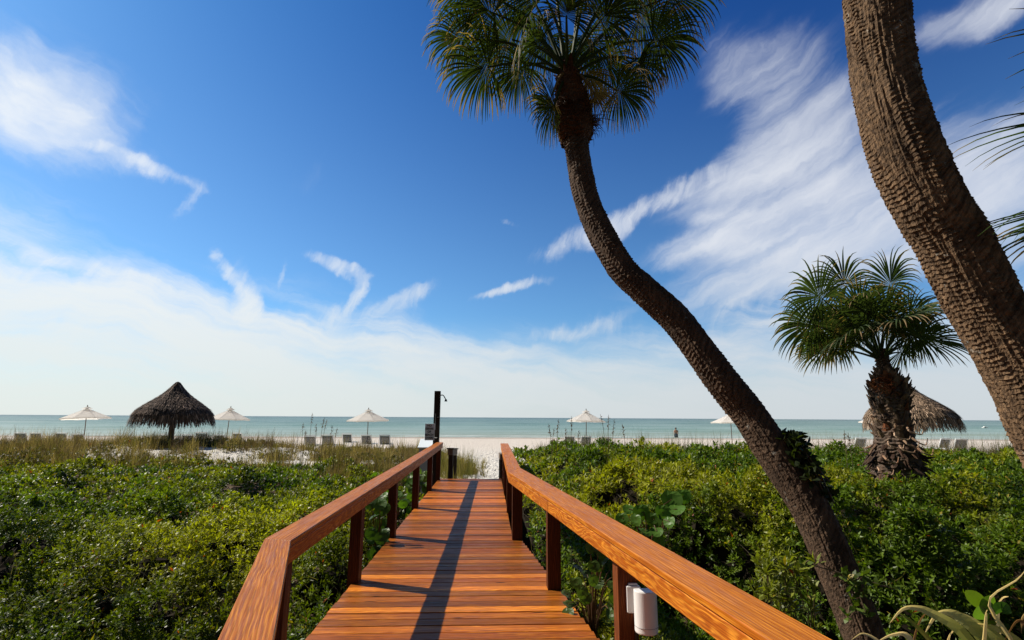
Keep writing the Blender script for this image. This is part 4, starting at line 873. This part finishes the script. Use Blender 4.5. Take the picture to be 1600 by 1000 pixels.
# ------------------------------------------------------------------ dune grass
def grass(name, label, mask, n, hgt, seed, ext, cols, bw_=.007):
    r = np.random.default_rng(seed); x = r.uniform(ext[0], ext[1], n); y = r.uniform(ext[2], ext[3], n); k = mask(x, y) > r.random(n); x, y = x[k], y[k]; z = Gz(x, y)
    B = 15; n = len(x); X = np.repeat(x, B)+r.normal(0, .06, n*B); Y = np.repeat(y, B)+r.normal(0, .06, n*B); Z = np.repeat(z, B)-.03
    a = r.uniform(0, 2*PI, n*B); le = np.abs(r.normal(0, .38, n*B)); H = hgt*np.repeat(r.uniform(.35, 1.0, n)+.75*(r.random(n) < .12), B)*r.uniform(.5, 1.15, n*B)
    d = np.stack([np.sin(le)*np.cos(a), np.sin(le)*np.sin(a), np.cos(le)], 1); P0 = np.stack([X, Y, Z], 1); P1 = P0+d*H[:, None]*.55; d2 = d+np.array([.12,-.05,-.35])*r.uniform(.3, 1.6, n*B)[:, None]*le[:, None]*2.2; d2 /= np.linalg.norm(d2, axis=1)[:, None]; P2 = P1+d2*H[:, None]*.5
    b = r.uniform(0, PI, n*B); s = np.stack([np.cos(b), np.sin(b)*.5, 0*b], 1)*bw_
    V = np.stack([P0-s, P0+s, P1-s*.8, P1+s*.8, P2-s*.15, P2+s*.15], 1); F = (np.arange(n*B)*6)[:, None, None]+np.array([[0,1,3,2],[2,3,5,4]])
    cs = np.array(cols); tuft = fbm(x*.5, y*.5, seed, 3); ci = np.clip((tuft*1.5-.25+r.normal(0, .22, n))*len(cs), 0, len(cs)-1).astype(int)
    col = cs[np.repeat(ci, B)]*r.uniform(.6, 1.4, n*B)[:, None]; mb = MB(); mb.add(V.reshape(-1, 3), F.reshape(-1, 4), np.repeat(col[:, None], 6, 1).reshape(-1, 3))
    o = mb.build(name, M['grass']); tag(o, label, 'grass', kind='stuff')
GC = [(.12,.09,.04),(.17,.15,.035),(.34,.27,.10),(.10,.07,.045),(.34,.26,.11),(.16,.16,.035),(.20,.15,.06)]
def spots(x, y):
    w = (fbm(x*1.1, y*1.1, 61, 3)-.5)*1.3; d = 9.0
    for (a, b, rx, ry) in ((-13.4,21.2,1.7,1.5),(-9.4,21.0,1.3,1.5),(-7.7,20.6,1.1,1.3),(-11.2,21.8,1.0,.9),(-5.6,20.0,.7,.8)): d = np.minimum(d, np.sqrt(((x-a)/rx)**2+((y-b)/ry)**2))
    return 1-sst(d+w, .75, 1.1)
def bare(x, y):   # patches of open sand on the dune face
    t = fbm(x*.55+1, y*.6, 77, 3); return np.maximum(spots(x, y), sst(t, .52, .60)*sst(y, 18.5, 19.5)*(1-sst(y, 23.3, 24.4))*(sst(x, -14.5, -13)))
def mG(x, y): return (sst(-x, 1.75, 2.6)*(y < 28)+sst(x, 1.7, 2.6)*(y < 27))*sst(y, 14.8+3.0*(x < -5), 16.4+3.0*(x < -5))*(1-sst(y, 26.5, 29))*(1-.97*bare(x, y))*(.5+.5*sst(fbm(x*.8, y*.8, 3, 2), .3, .5))
grass('dune_grass', 'straw and olive dune grass on the dune left of the sand path', lambda x, y: mG(x, y)*(x < 0)*(.25+.75*sst(fbm(x*.7, y*.7, 21, 3), .38, .58)), 21000, .56, 5, (-36, 0, 14.5, 29), GC)
grass('dune_grass', 'green and straw dune grass behind the right shrubs', lambda x, y: mG(x, y)*(x > 0), 7000, .75, 6, (0, 30, 14.5, 28), [(.13,.13,.035),(.10,.125,.03),(.17,.12,.06),(.22,.17,.07)])
def clump(x0, y0, rx, ry): return lambda x, y: np.exp(-1.6*(((x-x0)/rx)**2+((y-y0)/ry)**2))*(.3+fbm(x*3, y*3, 2, 2))
grass('dune_grass', 'bright straw grass clump at the left edge of the white sand path', lambda x, y: np.maximum(clump(-1.05, 18.6, .55, 1.4)(x, y), clump(-1.5, 20.5, .9, 2.2)(x, y)*.8), 1500, .62, 7, (-2.6, .2, 16.5, 23), [(.24,.20,.06),(.17,.17,.045),(.30,.24,.09)])
grass('dune_grass', 'tall thin grass beside the foot vine of the leaning palm', clump(3.35, 9.0, .7, .9), 170, .95, 8, (2.5, 4.2, 8, 10), [(.15,.15,.045),(.2,.17,.06)])

# low brown scrub on the dune
def scrub(x, y): return sst(fbm(x*.55+7, y*.8, 91, 3), .50, .62)*mG(x, y)
r = np.random.default_rng(17); mb = MB(); n = 16000; x = r.uniform(-32, -2, n); y = r.uniform(18, 28, n); k = scrub(x, y) > r.random(n); x, y = x[k], y[k]
P = np.stack([x, y, Gz(x, y)+r.uniform(.03, .32, len(x))], 1); rosettes(mb, P, np.array([0,0,1.0])+r.normal(0, .6, P.shape), 8, .10, .034, lambda P: np.array([.085,.075,.030])*(.6+1.0*fbm(P[:,0], P[:,1], 4, 2))[:, None], r)
tag(mb.build('dune_scrub', M['leaf']), 'low dull olive scrub among the dune grass on the left', 'shrubs', kind='stuff')

# ------------------------------------------------------------------ sea oats
def make_oat(h, lean, seed, head=True):
    r = np.random.default_rng(seed); u = thing('sea_oat', '', 'sea oat'); mb = MB(); pts = spline([(0,0,0),(lean*.2,0,h*.5),(lean*.6,0,h*.85),(lean,0,h)], 14); tube(mb, pts, np.linspace(.007, .004, 14), 5, (.16,.12,.06)); mb.build('stalk', M['grass'], u)
    mb = MB()
    for k in range(26):
        t = .72+.28*k/26; i = min(int(t*13), 13); p = pts[i]; a = r.uniform(0, 2*PI); L = .10*(1.1-(k/26)*.6); d = np.array([math.cos(a)*.5+.3*np.sign(lean+.01), math.sin(a)*.5, -.2+r.uniform(-.3,.5)]); d /= np.linalg.norm(d)
        s = np.cross(d, [0,0,1.0]); s = s/np.linalg.norm(s)*.012; q = p+d*L; mb.add([p, (p+q)/2-s, q, (p+q)/2+s], [[0,1,2,3]], np.array((.12,.08,.045))*r.uniform(.6, 1.3))
    mb.build('seed_head', M['dry'], u); return u
OA = [(474,15.9,660,0),(478,16.2,672,.05),(488,16,645,.02),(494,16.4,662,-.04),(507,15.8,652,.10),(511,16.4,655,.12),(519,16.3,664,.03),(527,16.0,668,.06),(857,13,662,-.12),(866,12.8,668,.1),(873,13.4,655,.1),(893,13.2,650,.03),(938,12.5,647,-.16),(951,12.4,648,.05),(960,13,655,.1),(972,12.6,662,-.1),(884,13,668,.0),(905,12.8,672,.05),(1319,10.5,672,.03),(1325,10.3,676,-.03)]
OL = ['sea oat stalk farthest left in the clump over the left dunes','sea oat second from the left over the left dunes','tallest sea oat of the left dunes, head against the horizon','sea oat just right of the tallest one on the left dunes','sea oat fourth from the left dune edge leaning right','sea oat leaning right of the middle in the left dune clump','short sea oat second from the right on the left dunes','short sea oat nearest the three clear loungers',
 'leftmost sea oat of the right shrubs, leaning left','second sea oat of the right shrubs, short and leaning right','sea oat left of the right umbrella, leaning right','upright sea oat crossing the left side of the right umbrella','sea oat with a dark heavy head right of the umbrella tip, leaning left','thin upright sea oat rising over the horizon right of the umbrella','sea oat right of the umbrella, leaning right','dark headed low sea oat farthest right, leaning left','short upright sea oat beneath the left rim of the right umbrella','short sea oat at the pole of the right umbrella','left one of two sea oats by the short palm','right one of two sea oats by the short palm']
for k, (x, Y, yt, ln) in enumerate(OA):
    t = PY(x, yt, Y); base = float(Gz(t[0], Y)); zz = base; h = t[2]-zz; u = make_oat(h, ln, 300+k); u.location = (t[0]-ln, Y, zz)
    gx = 'left dunes between the loungers' if x < 600 else ('right shrubs before the umbrella' if x < 1000 else 'shrubs left of the short palm')
    tag(u, OL[k], 'sea oat', 'sea oats above the '+gx)

# ------------------------------------------------------------------ single plants
def round_leaf(mb, c, nrm, rad, col, r, n=12):
    nrm = np.array(nrm, float); nrm /= np.linalg.norm(nrm); u = np.cross(nrm, [0,0,1.0]+r.normal(0,.1,3)); u /= np.linalg.norm(u); v = np.cross(nrm, u); a = np.arange(n)*2*PI/n
    k = 1-.22*np.exp(-((a-PI*1.5)/.35)**2); Rim = np.array(c)+rad*k[:, None]*(np.cos(a)[:, None]*u+np.sin(a)[:, None]*v*.95)+nrm*(.14*rad*np.cos(2*a))[:, None]
    Mid = np.array(c)+.5*rad*(np.cos(a)[:, None]*u+np.sin(a)[:, None]*v); V = np.concatenate([Rim, Mid, [np.array(c)-nrm*.08*rad]]); F4 = [[i, (i+1)%n, n+(i+1)%n, n+i] for i in range(n)]
    mb.add(V, F4, col); mb.add(V, [[n+i, n+(i+1)%n, 2*n] for i in range(n)], col)
def sea_grape(label, lst, stem0, seed, col=(.075,.155,.022)):
    r = np.random.default_rng(seed); u = thing('sea_grape', label, 'plant', tuple(stem0)); o = np.array(stem0); mb = MB(); st = MB()
    cc = np.mean([PY(x, y, Y) for (x, y, Y, w) in lst], axis=0)
    for (x, y, Y, w) in lst:
        c = PY(x, y, Y); f = r.normal(0, .35, 3)+np.array([-.1, -.75, .5]); f /= np.linalg.norm(f)
        round_leaf(mb, c-o, f, w/2*Y/FOC, np.array(col)*r.uniform(.75, 1.3), r); tube(st, spline([c-o, (c+cc)/2-o+np.array([0,.03,-.06]), (cc-o)*.5+np.array([0,.04,-.05]), (0,0,0)], 10), np.linspace(.003, .009, 10), 5, (.16,.09,.05))
    mb.build('leaves', M['leaf'], u); st.build('stems', M['leaf'], u)
LG = [(1050,780,5.2,32),(1058,795,5.1,26),(1068,775,5.3,24),(1036,800,5.1,26),(1022,812,5.1,24),(1002,800,5.2,26),(994,812,5.1,20),(972,810,5.2,20),(1008,830,5.0,22),(1026,830,5.0,20),(982,795,5.3,18),(1046,815,5.0,20),(1030,846,5.0,22),(960,820,5.3,18)]
q = PY(1020, 900, 5.2); sea_grape('sea grape with round flat leaves rising behind the right handrail', LG, (q[0], 5.3, -.7), 5)
r = np.random.default_rng(23)
LG = [(583,742,11.5,13)]+[(float(r.uniform(596,650)), float(r.uniform(752,800)), 10.5+float(r.random()), 14) for k in range(12)]; q = PY(620, 800, 10.8)
sea_grape('sea grape with round leaves outside the left handrail near its second post', LG, (q[0], 10.8, -.8), 6)
LG = [(float(r.uniform(578,600)), float(r.uniform(775,905)), 7.2+float(r.random())*.3, 20) for k in range(24)]; q = PY(590, 860, 7.4); sea_grape('sea grape leaves filling the gap between the first two left posts', LG, (q[0], 7.4, -.8), 7, (.05,.10,.02))
LG = [(float(r.uniform(640,672)), float(r.uniform(735,770)), 12.3+float(r.random())*.4, 13) for k in range(22)]; q = PY(655, 775, 12.4); sea_grape('sea grape leaves between the farthest left posts', LG, (q[0]-.1, 12.4, -.8), 8, (.09,.15,.03))
LG = [(float(r.uniform(880,960)), float(r.uniform(845,985)), 4.6+float(r.random())*.8, 19) for k in range(34)]; q = PY(920, 960, 5.0); sea_grape('low sea grape leaves under the right handrail between the second and third posts', LG, (q[0], 5.0, -.9), 9, (.06,.10,.02))
# yellow green shrub close behind the right handrail
r = np.random.default_rng(29); u = thing('small_shrub', 'small yellow green shrub between the right handrail and the leaning trunk', 'shrub', (2.2, 3.9, -.9)); mb = MB(); st = MB(); pts = []
for k in range(60):
    c = PY(r.uniform(1180,1275), r.uniform(868,1010), 3.75+r.random()*.35); pts.append(c-np.array([2.2,3.9,-.9])); tube(st, spline([(0,0,0), pts[-1]*np.array([.55,.5,.5])+r.normal(0,.07,3), pts[-1]], 7), np.linspace(.004,.002,7), 5, (.12,.09,.05))
P = np.array(pts); rosettes(mb, P, np.array([0,0,1.0])+r.normal(0, .35, P.shape), 11, .085, .026, lambda P: np.tile(np.array([.15,.17,.025]), (len(P), 1)), r); mb.build('leaves', M['leaf'], u); st.build('stems', M['leaf'], u)
# vine at the leaning palm's trunk
u = thing('climbing_vine', 'dark leafy vine hanging on the right side of the leaning palm trunk', 'vine', tuple(PY(1255, 760, 4.6))); o = np.array(u.location); mb = MB(); st = MB(); P = []
for k in range(150):
    t = r.random(); x = 1233+45*t+r.normal(0, 9)+(6 if t > .5 else 0); y = 675+105*t; P.append(PY(x, y, 4.48+r.normal(0, .08))-o)
P = np.array(P); rosettes(mb, P, np.array([.3,-.5,.4])+r.normal(0, .5, P.shape), 4, .075, .045, lambda P: np.tile(np.array([.025,.036,.012]), (len(P), 1)), r, .3, 1.5)
for k in range(6):
    a = PY(1236+r.normal(0,4), 672, 4.48)-o; b = PY(1290+r.normal(0,12), 800+r.normal(0,30), 4.35)-o; tube(st, spline([a, (a+b)/2+r.normal(0,.05,3), b], 12), .006, 5, (.12,.08,.05))
mb.build('leaves', M['leaf'], u); st.build('stems', M['leaf'], u)
u = thing('climbing_vine', 'sparse green vine sprigs low on the leaning palm trunk', 'vine', tuple(PY(1340, 980, 4.1))); o = np.array(u.location); mb = MB(); st = MB(); P = []
for (x, y) in ((1320,895),(1332,905),(1328,915),(1345,900),(1335,935),(1340,948),(1326,962),(1350,960),(1338,925),(1352,930),(1322,905),(1260,880),(1395,920),(1370,915)): P.append(PY(x+r.normal(0,3), y, 4.02)-o)
P = np.array(P); rosettes(mb, P, np.array([0,-.4,.5])+r.normal(0, .4, P.shape), 6, .07, .034, lambda P: np.tile(np.array([.08,.12,.02]), (len(P), 1)), r, .3, 1.5)
for k in range(len(P)-1): tube(st, spline([P[k], (P[k]+P[k+1])/2+r.normal(0,.03,3), P[k+1]], 6), .004, 5, (.2,.15,.1))
mb.build('leaves', M['leaf'], u); st.build('stems', M['leaf'], u)
# strap leaved plant bottom right
sc = np.array([3.15, 3.0, -.55]); u = thing('strap_leaf_plant', 'strap leaved plant with bent straw coloured blades in the lower right corner', 'plant', tuple(sc)); mb = MB()
def strap(pts, w, c0, c1):
    P = spline(pts, 16); T = np.gradient(P, axis=0); T /= np.linalg.norm(T, axis=1)[:, None]; s = np.cross(T, [0,1.0,.35]); s /= np.linalg.norm(s, axis=1)[:, None]+1e-9; t = np.linspace(0, 1, 16); ww = w*1.25*np.clip(.35+t*4, 0, 1)*(1-t)**.65; ww[-1] = .001
    nn = np.cross(s, T); V = np.stack([P-s*ww[:, None], P+nn*(ww*.35)[:, None], P+s*ww[:, None]], 1); F = [[k*3+h, k*3+h+1, k*3+h+4, k*3+h+3] for k in range(15) for h in range(2)]
    c = np.array(c0)*(1-t[:, None])+np.array(c1)*t[:, None]; mb.add(V.reshape(-1, 3), F, np.repeat(c[:, None], 3, 1).reshape(-1, 3))
GRN, STW, BRN = (.22,.30,.04), (.80,.66,.38), (.20,.11,.05)
SL = [([(1560,1060),(1500,985),(1455,958),(1432,950),(1410,952),(1390,974)],.016,GRN,STW),([(1570,1050),(1530,990),(1500,965),(1480,957),(1462,962),(1445,990)],.020,GRN,STW),([(1590,1040),(1560,1000),(1520,972),(1495,960),(1478,958)],.020,GRN,STW),
 ([(1545,1040),(1556,1000),(1560,950),(1566,935),(1576,932)],.018,STW,STW),([(1532,1050),(1538,1000),(1541,960),(1543,953)],.018,STW,STW),([(1500,1070),(1470,1020),(1425,972),(1400,955)],.016,BRN,GRN),([(1440,1050),(1420,996),(1395,992),(1370,1003)],.018,STW,STW),
 ([(1420,1040),(1432,985),(1445,960),(1462,955)],.010,BRN,BRN),([(1600,1060),(1580,1000),(1545,940),(1590,905),(1610,880)],.012,STW,STW),([(1640,1060),(1600,1010),(1565,985),(1530,976),(1510,977)],.012,GRN,STW),([(1480,1040),(1482,1000),(1490,985),(1505,972)],.012,STW,STW),
 ([(1600,1080),(1570,1040),(1562,1000),(1568,975)],.016,STW,STW),([(1650,1020),(1610,985),(1590,970),(1570,1000)],.016,BRN,BRN),([(1640,980),(1615,955),(1598,965),(1596,990)],.014,STW,BRN),([(1400,1060),(1380,1010),(1350,990),(1330,1000)],.010,STW,STW)]
for k, (pp, w, c0, c1) in enumerate(SL): strap([PY(x, y, 2.75+.05*(k % 4)+.03*i)-sc for i, (x, y) in enumerate(pp)], w*(1.5 if c0 == GRN else .9), c0, c1)
mb.build('blades', M['dry'], u)
bl = PY(1545, 960, 2.95); u = thing('broadleaf_plant', 'plant with a few big smooth oval green leaves in the lower right corner', 'plant', (bl[0], bl[1], -.9)); o = np.array(u.location); r = np.random.default_rng(31)
def oval(parent, pts, w, col):
    P = spline([PY(x, y, Y)-o for (x, y, Y) in pts], 10); T = np.gradient(P, axis=0); T /= np.linalg.norm(T, axis=1)[:, None]; s = np.cross(T, [0,1.0,.2]); s /= np.linalg.norm(s, axis=1)[:, None]; t = np.linspace(0, 1, 10); ww = w*np.sin(np.clip(t, .02, .98)*PI)**.62; nn = np.cross(s, T)
    V = np.stack([P-s*ww[:, None]+nn*(ww*.2)[:, None], P, P+s*ww[:, None]+nn*(ww*.2)[:, None]], 1); F = [[k*3+h, k*3+h+1, k*3+h+4, k*3+h+3] for k in range(9) for h in range(2)]; mb = MB(); mb.add(V.reshape(-1, 3), F, col); mb.build('leaf', M['leaf'], parent)
oval(u, [(1545,952,2.95),(1528,938,2.92),(1508,924,2.9)], .038, (.13,.20,.03)); oval(u, [(1540,960,2.95),(1545,945,2.9),(1550,930,2.88)], .045, (.12,.22,.035)); oval(u, [(1550,962,2.95),(1565,950,2.92),(1580,958,2.9)], .035, (.05,.12,.03)); oval(u, [(1548,965,2.95),(1532,958,2.9),(1524,952,2.88)], .040, (.13,.24,.05)); oval(u, [(1545,965,2.95),(1548,975,2.92),(1556,972,2.9)], .03, (.14,.20,.03))
mb = MB(); tube(mb, spline([(0,0,0),(.02,0,.4),PY(1545,958,2.95)-o], 8), .010, 6, (.16,.10,.05)); mb.build('stem', M['leaf'], u)

for o in list(C.objects):
    if o.type == 'EMPTY': o.empty_display_size = .05
